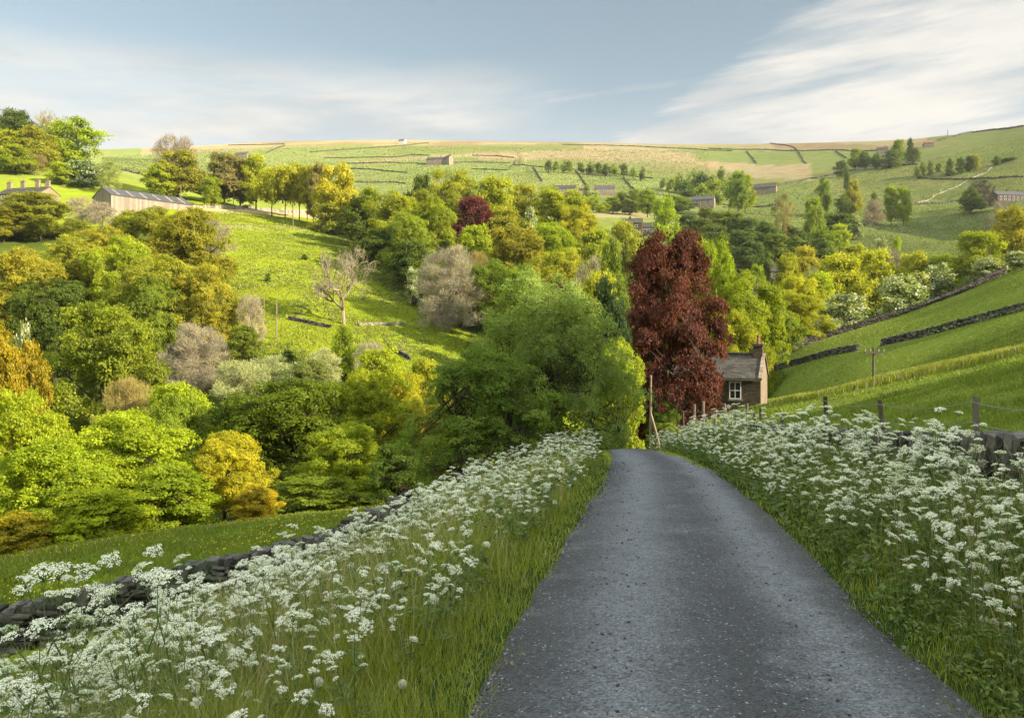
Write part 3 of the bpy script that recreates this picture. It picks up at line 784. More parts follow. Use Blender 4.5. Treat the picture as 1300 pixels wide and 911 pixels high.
# ------------------------------------------------------------------ buildings
def masonry(name, c1, c2, c3, sx=2.2, rough=0.9):
    m, nt, out = newmat(name); b = NB(nt)
    tc = b.n('ShaderNodeTexCoord').outputs['Object']
    sep = b.n('ShaderNodeSeparateXYZ'); b.link(tc, sep.inputs[0])
    cx = b.n('ShaderNodeCombineXYZ'); b.link(b.math('ADD', sep.outputs[0], sep.outputs[1]), cx.inputs[0]); b.link(sep.outputs[2], cx.inputs[1])
    br = b.n('ShaderNodeTexBrick'); b.link(cx.outputs[0], br.inputs['Vector'])
    br.inputs['Scale'].default_value = sx; br.inputs['Mortar Size'].default_value = 0.018
    br.inputs['Color1'].default_value = c4(c1); br.inputs['Color2'].default_value = c4(c2); br.inputs['Mortar'].default_value = c4(c3)
    br.inputs['Brick Width'].default_value = 0.75; br.inputs['Row Height'].default_value = 0.32
    n = b.noise(tc, 1.3, 5); n2 = b.noise(tc, 9, 5)
    mr = b.n('ShaderNodeMapRange'); b.link(b.math('ADD', b.math('MULTIPLY', n, .6), b.math('MULTIPLY', n2, .5)), mr.inputs['Value'])
    mr.inputs['From Min'].default_value = .3; mr.inputs['From Max'].default_value = .8; mr.inputs['To Min'].default_value = .55; mr.inputs['To Max'].default_value = 1.35
    cc = b.n('ShaderNodeCombineColor')
    for q in range(3): b.link(mr.outputs[0], cc.inputs[q])
    col = b.mix(1.0, br.outputs['Color'], cc.outputs[0], 'MULTIPLY')
    nrm = b.bump(b.math('ADD', b.math('MULTIPLY', br.outputs['Fac'], -.6), n2), .7, .04)
    b.link(b.bsdf(col, rough, nrm, .2), out.inputs[0])
    return m
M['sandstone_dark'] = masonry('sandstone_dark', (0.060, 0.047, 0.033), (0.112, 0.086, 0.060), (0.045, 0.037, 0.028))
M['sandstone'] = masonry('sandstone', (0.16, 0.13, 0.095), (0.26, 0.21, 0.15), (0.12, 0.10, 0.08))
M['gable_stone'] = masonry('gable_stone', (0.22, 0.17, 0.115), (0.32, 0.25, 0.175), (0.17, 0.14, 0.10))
M['slate'] = masonry('slate', (0.042, 0.040, 0.036), (0.090, 0.082, 0.066), (0.02, 0.019, 0.017), 2.6)
M['slate_blue'] = masonry('slate_blue', (0.06, 0.062, 0.065), (0.095, 0.097, 0.10), (0.03, 0.03, 0.03), 2.2)
M['whitewash'] = rough_material('whitewash', (0.62, 0.60, 0.55), (0.78, 0.76, 0.71), 3, .2, .02)
M['white_paint'] = rough_material('white_paint', (0.75, 0.75, 0.73), (0.82, 0.82, 0.80), 9, .1, .005, .5)
M['brick_pot'] = rough_material('brick_pot', (0.16, 0.07, 0.045), (0.26, 0.12, 0.08), 8, .4, .02)
def boards(name, c1, c2):
    m, nt, out = newmat(name); b = NB(nt); tc = b.n('ShaderNodeTexCoord').outputs['Object']
    sp = b.n('ShaderNodeSeparateXYZ'); b.link(tc, sp.inputs[0])
    fl = b.math('FLOOR', b.math('MULTIPLY', b.math('ADD', sp.outputs[0], sp.outputs[1]), 1.6))
    wn = b.n('ShaderNodeTexWhiteNoise', noise_dimensions='1D'); b.link(fl, wn.inputs['W'])
    n = b.noise(tc, .8, 5)
    col = b.mix(b.math('ADD', b.math('MULTIPLY', wn.outputs['Value'], .6), b.math('MULTIPLY', n, .4)), c4(c1), c4(c2))
    b.link(b.bsdf(col, .85), out.inputs[0]); return m
M['barn_board'] = boards('barn_board', (0.15, 0.125, 0.09), (0.31, 0.265, 0.205))
M['sunlit_gable'] = rough_material('sunlit_gable', (0.13, 0.10, 0.068), (0.235, 0.185, 0.13), 1.6, .4, .03, .9, (0.11, .088, .063))  # paler wall tone, sunlight on the gable put into the colour
gm, gnt, gout = newmat('glass_pane'); gb = NB(gnt)
gl = gb.n('ShaderNodeBsdfPrincipled'); gl.inputs['Base Color'].default_value = (.02, .025, .03, 1); gl.inputs['Roughness'].default_value = .08; gl.inputs['Specular IOR Level'].default_value = .9
gb.link(gl.outputs[0], gout.inputs[0]); M['glass'] = gm

def gable_walls(L, Wd, eave, rise):
    x0, x1, y0, y1 = -L / 2, L / 2, -Wd / 2, Wd / 2
    V = [(x0, y0, -5.0), (x1, y0, -5.0), (x1, y1, -5.0), (x0, y1, -5.0), (x0, y0, eave), (x1, y0, eave), (x1, y1, eave), (x0, y1, eave),
         (x0, -.03, eave + rise), (x1, -.03, eave + rise), (x1, .03, eave + rise), (x0, .03, eave + rise)]
    Fq = [(0, 1, 5, 4), (1, 2, 6, 5), (2, 3, 7, 6), (3, 0, 4, 7), (5, 6, 10, 9), (7, 4, 8, 11), (4, 5, 9, 8), (6, 7, 11, 10), (8, 9, 10, 11)]
    return np.array(V, float), np.array(Fq)

def roof_slabs(L, Wd, eave, rise, th=0.14, ov=0.25):
    mb = MB(); k = rise / (Wd / 2)
    for s in (-1, 1):
        x0, x1 = -L / 2 - ov * .6, L / 2 + ov * .6
        yo = s * (Wd / 2 + ov); zo = eave - ov * k
        zr = eave + rise
        V = np.array([[x0, yo, zo + .01], [x1, yo, zo + .01], [x1, 0, zr + .01], [x0, 0, zr + .01], [x0, yo, zo + th], [x1, yo, zo + th], [x1, 0, zr + th], [x0, 0, zr + th]])
        Fq = BOXF if s < 0 else BOXF[:, ::-1]
        mb.add(V, Fq, 0, .5)
    V, Fq = tube([[-L / 2 - ov * .6, 0, eave + rise + th], [L / 2 + ov * .6, 0, eave + rise + th]], .12, 6); mb.add(V, Fq, 0, .8)
    return mb

def window(root, face, L, Wd, xc, zc, w, h, cross=True, stone=None, fw=.07, proud=0.0):
    fr = MB(); b = fw
    def put(x0, x1, z0, z1, y0, y1, mb):
        if face == 'front': V, Fq = box(xc + x0, xc + x1, -Wd / 2 - y1, -Wd / 2 - y0, zc + z0, zc + z1)
        elif face == 'back': V, Fq = box(xc + x0, xc + x1, Wd / 2 + y0, Wd / 2 + y1, zc + z0, zc + z1)
        elif face == 'right': V, Fq = box(L / 2 + y0, L / 2 + y1, xc + x0, xc + x1, zc + z0, zc + z1)
        else: V, Fq = box(-L / 2 - y1, -L / 2 - y0, xc + x0, xc + x1, zc + z0, zc + z1)
        mb.add(V, Fq, 0, .5)
    d = .05
    put(-w / 2, -w / 2 + b, -h / 2, h / 2, .0, d, fr); put(w / 2 - b, w / 2, -h / 2, h / 2, .0, d, fr)
    put(-w / 2 + b, w / 2 - b, h / 2 - b, h / 2, .0, d, fr); put(-w / 2 + b, w / 2 - b, -h / 2, -h / 2 + b, .0, d, fr)
    if cross:
        put(-.025, .025, -h / 2 + b, h / 2 - b, .002, d - .01, fr)
        put(-w / 2 + b, -.025, -.03, .03, .002, d - .005, fr); put(.025, w / 2 - b, -.03, .03, .002, d - .005, fr)
    f = obj('window', fr.mesh('window', [M['white_paint']]), root)
    pn = MB(); put(-w / 2 + b * .6, w / 2 - b * .6, -h / 2 + b * .6, h / 2 - b * .6, -.02, .018, pn)
    obj('pane', pn.mesh('pane', [M['glass']]), f)
    if stone:
        s = MB(); put(-w / 2 - .15, w / 2 + .15, h / 2 + .003, h / 2 + .26, -.02, .03, s); obj('lintel', s.mesh('lintel', [M[stone]]), f)
        s = MB(); put(-w / 2 - .1, w / 2 + .1, -h / 2 - .16, -h / 2 - .003, -.02, .10, s); obj('sill', s.mesh('sill', [M[stone]]), f)
    return f

def chimney(root, x, y, zb, zt, wx=.9, wy=.6, mat='sandstone_dark', pots=1, pot_h=.5):
    mb = MB(); V, Fq = box(x - wx / 2, x + wx / 2, y - wy / 2, y + wy / 2, zb, zt); mb.add(V, Fq)
    V, Fq = box(x - wx / 2 - .07, x + wx / 2 + .07, y - wy / 2 - .07, y + wy / 2 + .07, zt - .18, zt + .04); mb.add(V, Fq)
    c = obj('chimney', mb.mesh('chimney', [M[mat]]), root)
    for k in range(pots):
        xx = x + (k - (pots - 1) / 2) * wx / max(pots, 1) * .9
        mp = MB(); V, Fq = tube([[xx, y, zt + .04], [xx, y, zt + pot_h * .8], [xx, y, zt + pot_h * .85], [xx, y, zt + pot_h]], [.15, .12, .16, .15], 8, True); mp.add(V, Fq)
        obj('chimney_pot', mp.mesh('chimney_pot', [M['brick_pot']]), c)
    return c

def house(name, label, loc, rz, L, Wd, eave, rise, wall='sandstone', roof='slate', chim=((-.5, 1.1), (.5, 1.1)), wins=(), cat='house', stone=None, door=None, cross=True, cw=.9):
    root = thing(name, label, cat, tuple(loc), (0, 0, rz))
    mb = MB(); V, Fq = gable_walls(L, Wd, eave, rise); mb.add(V, Fq)
    obj('wall', mb.mesh('wall', [M[wall]]), root)
    rf = obj('roof', roof_slabs(L, Wd, eave, rise).mesh('roof', [M[roof]]), root)
    for (fx, hgt) in chim:
        chimney(rf, np.clip(fx * L, -L / 2 + cw / 2 + .05, L / 2 - cw / 2 - .05), 0, eave + rise * .6, eave + rise + hgt, cw, .6, 'sandstone_dark' if wall == 'sandstone_dark' else wall if wall != 'whitewash' else 'sandstone', 1)
    for wn in wins:
        window(root, wn[0], L, Wd, wn[1], wn[2], wn[3], wn[4], cross, stone)
    if door:
        mb = MB(); V, Fq = box(door - .5, door + .5, -Wd / 2 - .03, -Wd / 2 + .05, 0, 2.0); mb.add(V, Fq); obj('door', mb.mesh('door', [M['bark']]), root)
    return root

# the stone cottage below the lane
fd = np.array([math.cos(R(23)), -math.sin(R(23))])          # ridge direction, towards the lit gable
cr = np.array([(965 - CX) / F * 65.0, 65.0])                  # front right corner
L_, W_ = 7.2, 5.6
bk = np.array([math.sin(R(23)), math.cos(R(23))])
ctr = cr - fd * L_ / 2 + bk * W_ / 2
zb = -9.7
eave_z = (HY - 480.5) / F * 65 - zb
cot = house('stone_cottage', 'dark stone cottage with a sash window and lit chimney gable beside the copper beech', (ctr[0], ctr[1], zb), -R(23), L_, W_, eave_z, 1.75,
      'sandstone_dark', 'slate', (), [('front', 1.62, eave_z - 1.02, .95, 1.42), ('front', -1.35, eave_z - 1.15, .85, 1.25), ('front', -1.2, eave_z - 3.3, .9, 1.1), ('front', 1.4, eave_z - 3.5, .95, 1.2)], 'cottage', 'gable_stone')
for c in list(bpy.data.objects):
    if c.parent == cot and c.name.startswith('roof'):
        chimney(c, L_ / 2 - .42, 0, eave_z + 1.0, eave_z + 2.75, .75, 1.1, 'sandstone_dark', 1, .75)
# added gable slab, paler to put the sunlight into its colour
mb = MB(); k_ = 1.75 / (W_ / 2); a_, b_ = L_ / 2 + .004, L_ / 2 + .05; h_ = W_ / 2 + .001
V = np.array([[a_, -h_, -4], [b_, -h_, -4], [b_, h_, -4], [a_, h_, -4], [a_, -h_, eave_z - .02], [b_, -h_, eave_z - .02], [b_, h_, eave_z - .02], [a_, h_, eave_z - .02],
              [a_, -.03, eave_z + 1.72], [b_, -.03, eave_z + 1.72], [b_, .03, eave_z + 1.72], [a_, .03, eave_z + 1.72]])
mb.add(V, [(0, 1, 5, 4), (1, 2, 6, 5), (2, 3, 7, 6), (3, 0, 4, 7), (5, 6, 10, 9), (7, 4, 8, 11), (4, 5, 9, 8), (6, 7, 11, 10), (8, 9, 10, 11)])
obj('sunlit_gable', mb.mesh('sunlit_gable', [M['sunlit_gable']]), cot)
# raised gable coping and drainpipe
mb = MB()
for s in (-1, 1):
    V, Fq = box(L_ / 2 - .18, L_ / 2 + .10, 0, 1, 0, 1)
    k = 1.75 / (W_ / 2)
    y0, y1 = s * (W_ / 2 + .3), s * .02
    z0, z1 = eave_z - .3 * k + .16, eave_z + 1.75 + .16
    V = np.array([[L_ / 2 - .12, y0, z0], [L_ / 2 + .17, y0, z0], [L_ / 2 + .17, y1, z1], [L_ / 2 - .12, y1, z1],
                  [L_ / 2 - .12, y0, z0 + .12], [L_ / 2 + .17, y0, z0 + .12], [L_ / 2 + .17, y1, z1 + .12], [L_ / 2 - .12, y1, z1 + .12]])
    mb.add(V, BOXF if s < 0 else BOXF[:, ::-1])
obj('gable_coping', mb.mesh('gable_coping', [M['gable_stone']]), cot)
mb = MB(); V, Fq = tube([[-.35, -W_ / 2 - .07, 0], [-.35, -W_ / 2 - .07, eave_z - .1]], .06, 6); mb.add(V, Fq); obj('drainpipe', mb.mesh('drainpipe', [M['bark']]), cot)
mb = MB(); V, Fq = tube([[-L_ / 2, -W_ / 2 - .32, eave_z - .16], [L_ / 2, -W_ / 2 - .32, eave_z - .16]], .07, 6); mb.add(V, Fq); obj('gutter', mb.mesh('gutter', [M['bark']]), cot)

def house_px(name, label, pxl, pxr, pe, pb, rz, Wd, rise, d=None, **kw):
    """front between photo columns pxl..pxr, eaves at row pe, ground at row pb"""
    pc = (pxl + pxr) / 2
    p = hit(pc, pb, 150)
    if d is not None and not (.7 * d < p[1] < 1.4 * d):
        p = np.array([(pc - CX) / F * d, d, (HY - pb) / F * d])
    dd = p[1]
    L = (pxr - pxl) / F * dd / max(.5, math.cos(rz))
    eave = max(2.2, (HY - pe) / F * dd - p[2])
    n = kw.pop('nwin', 3); rows = kw.pop('rows', 2); extra = list(kw.pop('extra', []))
    wins = list(extra)
    for r in range(rows):
        for k in range(n):
            wins.append(('front', (-.5 + (k + .5) / n) * L * .9, eave * (.30 if (r == 0 and rows == 2) else .72 if rows == 2 else .55), min(1.3, L / n * .45), min(1.2, eave / rows * .42)))
    return house(name, label, p, rz, L, Wd, eave, rise, wins=wins, **kw)

house_px('farmhouse', 'dark stone farmhouse with white windows above the copper beech', 790, 815, 284, 299, R(-12), 6.5, 2.0, d=285, nwin=2, chim=((-.1, 1.0),), wall='sandstone_dark', cross=False)
house_px('farm_wing', 'lower roofed wing of the valley farm, between dark house and white gable', 815, 838, 289, 299, R(-12), 6.0, 2.0, d=286, nwin=3, rows=1, chim=(), cross=False)
house_px('white_cottage', 'small white gabled building at the right end of the valley farm', 838, 850, 289, 300, R(50), 3.6, 1.5, d=284, nwin=1, rows=1, chim=(), wall='whitewash', cross=False)
house_px('conservatory', 'white framed glazed porch in front of the valley farm wing', 825, 840, 294, 300, R(-10), 2.5, .7, d=280, nwin=4, rows=1, chim=(), wall='whitewash', roof='white_paint', cat='porch', cross=False)
house_px('terraced_house', 'left terrace of stone houses in the fields above the dark wood', 702, 731, 240, 247, R(-8), 7, 2.4, nwin=5, chim=((-.48, 1.2), (-.1, 1.2), (.3, 1.2)), roof='slate', cross=False, d=535)
house_px('terraced_house', 'dark roofed long house right of the terrace, in the bright fields', 755, 780, 240, 247, R(-5), 7, 2.4, nwin=4, chim=((-.45, 1.0), (.45, 1.0)), roof='slate_blue', cross=False, d=540)
house_px('farm_shed', 'low shed between the terrace and the long house', 735, 748, 242, 247, R(0), 5, 1.5, nwin=1, rows=1, chim=(), cross=False, d=530, cat='shed')
house_px('valley_house', 'long stone house with a lit gable beside the big valley tree', 879, 906, 254, 264, R(-22), 7, 2.6, nwin=4, chim=((-.3, 1.2), (.1, 1.2)), roof='slate_blue', cross=False, d=470)
house_px('valley_house', 'taller stone house standing behind the long house by the valley tree', 901, 915, 246, 257, R(-25), 7, 2.4, nwin=2, chim=((-.4, 1.0), (.4, 1.0)), cross=False, d=490)
house_px('moor_farm', 'lonely stone farm with a pale barn end on the far fields', 542, 572, 203, 209, R(-12), 8, 2.5, nwin=4, rows=1, chim=((.1, 1.4),), cross=False, d=760)
house_px('barn_end', 'pale tall barn end at the right of the lonely moor farm', 566, 573, 200.5, 209, R(-40), 6, 2.5, nwin=1, rows=1, chim=(), wall='gable_stone', cross=False, d=757, cat='barn')
house_px('moor_house', 'tiny white house high on the moor below the skyline', 507, 515, 178.8, 181.8, R(-20), 6, 1.8, nwin=2, rows=1, chim=(), wall='whitewash', cross=False, d=1010)
house_px('hill_farm', 'grey farm roofs showing above the yellow trees on the track', 300, 316, 196.5, 200.5, R(-10), 8, 2.4, nwin=3, rows=1, chim=((.3, 1.2),), wall='sandstone', roof='slate_blue', cross=False, d=700)
house_px('stone_barn', 'dark roofed barn on the meadow right of the big valley tree', 957, 984, 238.5, 246, R(-24), 8, 3, nwin=2, rows=1, chim=(), cross=False, d=560, cat='barn')
house_px('shaded_house', 'row of stone cottages in shade at the right edge under the hill', 1259, 1298, 248.5, 258, R(8), 7, 2.5, nwin=6, chim=((-.45, 1), (0, 1), (.4, 1)), cross=False, d=455, wall='sandstone_dark', roof='slate_blue')  # dark stone puts the shade on these cottages into their colour
house_px('knoll_house', 'house half hidden among the dark trees of the knoll', 1114, 1126, 190, 196, R(-20), 8, 2.4, nwin=2, rows=1, chim=((.3, 1),), cross=False, d=690)
house_px('knoll_house', 'pinkish roofed house right of the knoll cypress', 1174, 1184, 182, 187, R(-20), 7, 2.2, nwin=2, rows=1, chim=(), roof='brick_pot', cross=False, d=665)
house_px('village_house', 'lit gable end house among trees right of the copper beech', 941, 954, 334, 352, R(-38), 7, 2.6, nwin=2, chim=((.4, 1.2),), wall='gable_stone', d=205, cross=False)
house_px('village_house', 'low slate roofed house among yellow trees, right of the lit gable house', 976, 1003, 345, 356, R(-14), 7, 2.4, nwin=3, chim=((-.3, 1.1),), d=215, cross=False, roof='slate')
house_px('chimney_house', 'pale stone house with four chimney stacks showing over the left trees', 4, 68, 248, 262, R(-14), 8, 2.2, d=262, nwin=4, chim=((-.44, 2.1), (-.12, 2.3), (.22, 2.4), (.5, 2.0)), wall='gable_stone', cw=1.5, cross=False)

def barn():
    d0, d1 = 240, 262
    pl = at(128, d0); pr = at(233, d1)
    v = pr - pl; L = math.hypot(v[0], v[1]); rz = math.atan2(v[1], v[0])
    z = min(pl[2], pr[2]); z = (HY - 271) / F * 252
    eave = (HY - 256.5) / F * 252 - z
    house('long_barn', 'long low barn with a dark roof and pale boarded side on the left hill', ((pl[0] + pr[0]) / 2, (pl[1] + pr[1]) / 2, z), rz, L * .98, 11, eave, 2.6, 'barn_board', 'slate_blue', (), [], 'barn')
    for o in list(bpy.data.objects):
        if o.parent is not None and o.parent.name == 'long_barn' and o.name.startswith('roof'):
            # pale rooflights
            for k in range(6):
                x = (-.5 + (k + .6) / 6.3) * L; mb = MB(); Wd = 11; rise = 2.6; ea = eave; q = rise / (Wd / 2)
                y0, y1 = -Wd / 2 + .3, -.8
                z0 = ea + (Wd / 2 + y0) * q + .165; z1 = ea + (Wd / 2 + y1) * q + .165
                V = np.array([[x, y0, z0], [x + .7, y0, z0], [x + .7, y1, z1], [x, y1, z1], [x, y0, z0 + .04], [x + .7, y0, z0 + .04], [x + .7, y1, z1 + .04], [x, y1, z1 + .04]])
                mb.add(V, BOXF); obj('rooflight', mb.mesh('rooflight', [M['barn_board']]), o)
barn()
# ------------------------------------------------------------------ trees
def unit(v): return v / (np.linalg.norm(v, axis=-1, keepdims=True) + 1e-9)
PROF = {
    'dome':  lambda h: np.sqrt(np.clip(1 - (np.abs(h - .38) / .63) ** 2.2, 0, 1)),
    'oval':  lambda h: np.sqrt(np.clip(1 - (np.abs(h - .45) / .56) ** 2.0, 0, 1)) * .98,
    'cone':  lambda h: np.clip(1.05 - h, 0, 1) ** .75 * smooth(-.05, .12, h),
    'column': lambda h: np.sqrt(np.clip(1 - (np.abs(h - .4) / .62) ** 4, 0, 1)),
    'broad': lambda h: np.sqrt(np.clip(1 - (np.abs(h - .36) / .66) ** 2.7, 0, 1)),
    'bush':  lambda h: np.sqrt(np.clip(1 - (np.clip(h - .15, 0, 1) / .87) ** 2, 0, 1)),
    'spread': lambda h: np.sqrt(np.clip(1 - (np.abs(h - .5) / .52) ** 2.6, 0, 1)),
}
def leaves_mesh(C, Nrm, S, rnd, wide, r, fold=.18, mats=None, matidx=None, tang=None):
    n = len(C)
    t = unit(np.cross(Nrm, unit(r.normal(size=(n, 3))))) if tang is None else tang
    b = unit(np.cross(Nrm, t))
    S = S[:, None]
    V = np.stack([C - t * S * .5, C + b * S * wide * .5 + Nrm * S * fold * .5, C + t * S * .5, C - b * S * wide * .5 + Nrm * S * fold * .5], 1).reshape(-1, 3)
    Fq = np.arange(n * 4).reshape(-1, 4)
    return V, Fq, np.repeat(rnd, 4)

def crown_points(prof, base, ncl, r, lump=.14):
    out = []
    ph = r.uniform(0, 6.28, 6)
    while len(out) < ncl:
        h = r.random(); a = r.uniform(0, 6.28)
        rad = PROF[prof](np.array(h)) * .5
        if r.random() > (rad / .5) * .8 + .25: continue
        rad = rad * (1 + lump * (math.sin(2 * a + ph[0] + 3 * h) + .8 * math.sin(3 * a + ph[1] - 5 * h) + .7 * math.sin(5 * a + ph[2] + 9 * h)))
        f = r.random() ** .38
        q = np.array([math.cos(a) * rad * f, math.sin(a) * rad * f, base + (1 - base) * h])
        out.append(q)
    return np.array(out)

def tree_proto(seed, prof='dome', base=.14, ncl=110, nleaf=16000, leaf=.03, clr=.10, wide=.8, flat=.72, upness=.35, trunk=.022, twig=False, aspect=1.0, blossom=0.0, stems=1, lump=.14, shell=.30):
    r = np.random.default_rng(seed)
    CP = crown_points(prof, base, ncl, r, lump)
    # keep clumps from poking beyond unit box: pull in by their radius
    rc = clr * r.uniform(.5, 1.5, ncl)
    cen = np.array([0, 0, base + (1 - base) * .42])
    CP = cen + (CP - cen) * (1 - clr * .9)
    wt = rc ** 2; wt /= wt.sum()
    k = r.choice(ncl, nleaf, p=wt)
    d = unit(r.normal(size=(nleaf, 3)))
    flip = (d[:, 2] < -.25) & (r.random(nleaf) < .75); d[flip, 2] *= -1
    rad = rc[k] * (1 - shell * r.random(nleaf) ** 1.5)
    rad *= 1 + .22 * np.sin(d[:, 0] * 9 + k) * np.sin(d[:, 1] * 8 + 2 * k)
    # finer sprays: leaves gather in small bunches over the clump's surface
    C = CP[k] + d * rad[:, None] * np.array([1, 1, flat])
    if not twig:
        nsp = max(40, nleaf // 13)
        C0 = C[:nsp]; d0 = d[:nsp]; k0 = k[:nsp]
        sid = np.concatenate([np.arange(nsp), r.integers(0, nsp, nleaf - nsp)])
        C = C0[sid] + r.normal(0, 1, C.shape) * leaf * np.array([.95, .95, .5]); d = d0[sid]; k = k0[sid]
    C += r.normal(0, .25 * leaf, C.shape)
    Nn = unit(d * .75 + r.normal(size=d.shape) * .55 + np.array([0, 0, upness]) + unit(CP[k] - cen) * .25)
    crnd = r.random(ncl)
    rn = np.clip(.5 * crnd[k] + .5 * r.random(nleaf), 0, 1)
    S = leaf * r.uniform(.65, 1.35, nleaf)
    tang = None
    if twig:
        tang = unit(d * .9 + r.normal(size=d.shape) * .45 + np.array([0, 0, .35]) + unit(CP[k] - cen) * .5)
        Nn = unit(np.cross(tang, r.normal(size=d.shape)))
    V, Fq, A = leaves_mesh(C, Nn, S, rn, wide, r, tang=tang)
    xy = V[:, :2]
    ex = np.percentile(np.abs(xy), 98.8); tz = np.percentile(V[:, 2], 99.8)
    nrm_s = np.array([.5 / ex, .5 / ex, 1 / tz]); V = V * nrm_s
    mi = None
    if blossom > 0:
        mi = (crnd[k] * .3 + r.random(nleaf) * .7 + .25 * d[:, 2] > 1.05 - blossom).astype(int)
    mats = [M['twig'] if twig else M['leaf']] + ([M['blossom']] if blossom > 0 else [])
    crown = mesh_np('crown', V, Fq, mats, mi, False, {'rnd': A})
    # trunk and limbs
    mb = MB()
    th = base + (1 - base) * .5
    for s in range(stems):
        off = np.array([r.normal(0, .03), r.normal(0, .03), 0]) * (stems > 1)
        ax = [np.array([0, 0, -.03]) + off * .5, np.array([0, 0, base * .6]) + off, np.array([r.normal(0, .015), r.normal(0, .015), th * .7]) + off * 2, np.array([r.normal(0, .03), r.normal(0, .03), th * 1.25]) + off * 3]
        V, Fq = tube(ax, np.array([1.25, 1.0, .72, .25]) * trunk / math.sqrt(stems), 7); mb.add(V, Fq, 0, .4)
        n1 = 9 if stems == 1 else 5
        far = r.choice(ncl, min(n1, ncl), replace=False)
        tips = []
        for q in far:
            e = CP[q]; z0 = min(max(e[2] * .55, base * .7), th)
            s0 = np.array([np.interp(z0, [0, th], [0, ax[2][0]]), np.interp(z0, [0, th], [0, ax[2][1]]), z0]) + off * 1.5
            m_ = s0 * .45 + e * .55 + np.array([0, 0, .05 * (e[2] - z0 + .1)]) + r.normal(0, .012, 3)
            V, Fq = tube([s0, s0 * .75 + m_ * .25 + [0, 0, -.005], m_, e], np.array([.5, .4, .27, .08]) * trunk, 5); mb.add(V, Fq, 0, r.random() * .6)
            tips += [m_, e, s0 * .5 + m_ * .5]
        tips = np.array(tips)
        for q in range(ncl):
            if r.random() > .7: continue
            e = CP[q]; j = np.argmin(np.linalg.norm(tips - e, axis=1)); s0 = tips[j]
            m_ = (s0 + e) / 2 + r.normal(0, .012, 3)
            V, Fq = tube([s0, m_, e], np.array([.17, .11, .04]) * trunk, 4); mb.add(V, Fq, 0, r.random() * .6)
    mb.V = [v * nrm_s for v in mb.V]
    tm = mb.mesh('trunk', [M['bark'] if not twig else M['pale_bark']])
    return (tm, crown)

def bare_proto(seed, levels=6, spread=.55, mat='pale_bark', lean=0.0, trunk=.022, first=.33):
    """leafless tree, unit height and width"""
    r = np.random.default_rng(seed)
    big = MB(); fine = MB()
    def grow(p, d, L, rad, lev):
        n = 4
        pts = [p]; dd = d.copy()
        for k in range(n):
            dd = unit(dd + r.normal(0, .16, 3) + np.array([0, 0, .05])); pts.append(pts[-1] + dd * L / n)
        pts = np.array(pts)
        tgt = big if lev < 4 else fine
        V, Fq = tube(pts, np.linspace(rad, rad * .6, n + 1), 6 if lev < 2 else 4 if lev < 4 else 3); tgt.add(V, Fq, 0, r.random())
        if lev >= levels: return
        nb = (4 if lev == 0 else int(r.integers(3, 5)))
        for k in range(nb):
            t = r.uniform(.45, 1.0) if (k > 0) else 1.0
            i = min(int(t * n), n); q = pts[i]
            a = r.uniform(0, 6.28)
            side = unit(np.cross(dd, np.array([math.cos(a), math.sin(a), .3])))
            nd = unit(dd * (1 - spread * .6) + side * spread * r.uniform(.7, 1.3))
            nd[2] = max(nd[2], -.15)
            grow(q, unit(nd), L * r.uniform(.58, .80), rad * .60, lev + 1)
    grow(np.array([0, 0, -.03]), np.array([lean, 0, 1.0]), first, trunk, 0)
    A = np.concatenate(big.V + fine.V)
    s = np.array([1 / (np.ptp(A[:, 0]) + 1e-6), 1 / (np.ptp(A[:, 1]) + 1e-6), 1 / A[:, 2].max()])
    s[:2] = s[:2].mean()
    for m_ in (big, fine):
        m_.V = [v * s for v in m_.V]
    return (big.mesh('trunk', [M[mat]]), fine.mesh('twigs', [M['twig']]))

PR = {}
def reg(key, *args, **kw): PR.setdefault(key, []).append(tree_proto(*args, **kw))
for s in range(4):
    reg('dome_h', 10 + s, 'dome', .12, 130, 72000, .0165, .088, lump=.24)
    reg('oval_h', 20 + s, 'oval', .10, 125, 66000, .0165, .092, lump=.24)
for s in range(3):
    reg('dome_m', 30 + s, 'dome', .14, 90, 13000, .036, .105, lump=.18)
    reg('oval_m', 40 + s, 'oval', .12, 80, 11000, .037, .11, lump=.18)
    reg('spread_m', 50 + s, 'spread', .34, 60, 5200, .050, .115, trunk=.016)
    reg('dome_l', 60 + s, 'dome', .10, 26, 1100, .11, .16)
    reg('bush_m', 70 + s, 'bush', .02, 60, 5000, .055, .12, stems=3)
    reg('bush_h', 74 + s, 'bush', .02, 150, 34000, .0225, .082, stems=3)
for s in range(2):
    reg('may_m', 80 + s, 'bush', .04, 70, 6500, .048, .11, blossom=.30, stems=2)
    reg('tuft_m', 84 + s, 'oval', .08, 90, 9000, .075, .085, wide=.07, twig=True, trunk=.016)
    reg('twigbush_h', 88 + s, 'bush', .04, 150, 26000, .085, .075, wide=.035, twig=True, stems=3, trunk=.014)
    reg('cone_m', 92 + s, 'cone', .04, 70, 4500, .05, .085, flat=.6)
    PR.setdefault('bare', []).append(bare_proto(95 + s))
reg('beech', 7, 'broad', .02, 260, 140000, .0130, .078, flat=.5, lump=.17)
reg('willow', 8, 'dome', .02, 360, 110000, .0155, .055, wide=.42, stems=4, trunk=.012, upness=.0, lump=.24, flat=1.25)
reg('hawthorn', 9, 'bush', .02, 200, 60000, .0150, .068, wide=.7, stems=4, lump=.2)
reg('lit_hedge', 12, 'column', .0, 150, 40000, .021, .085, stems=3, lump=.16)
PR['lone'] = [bare_proto(123, 6, .62, 'pale_bark', 0.02, .022, .30)]

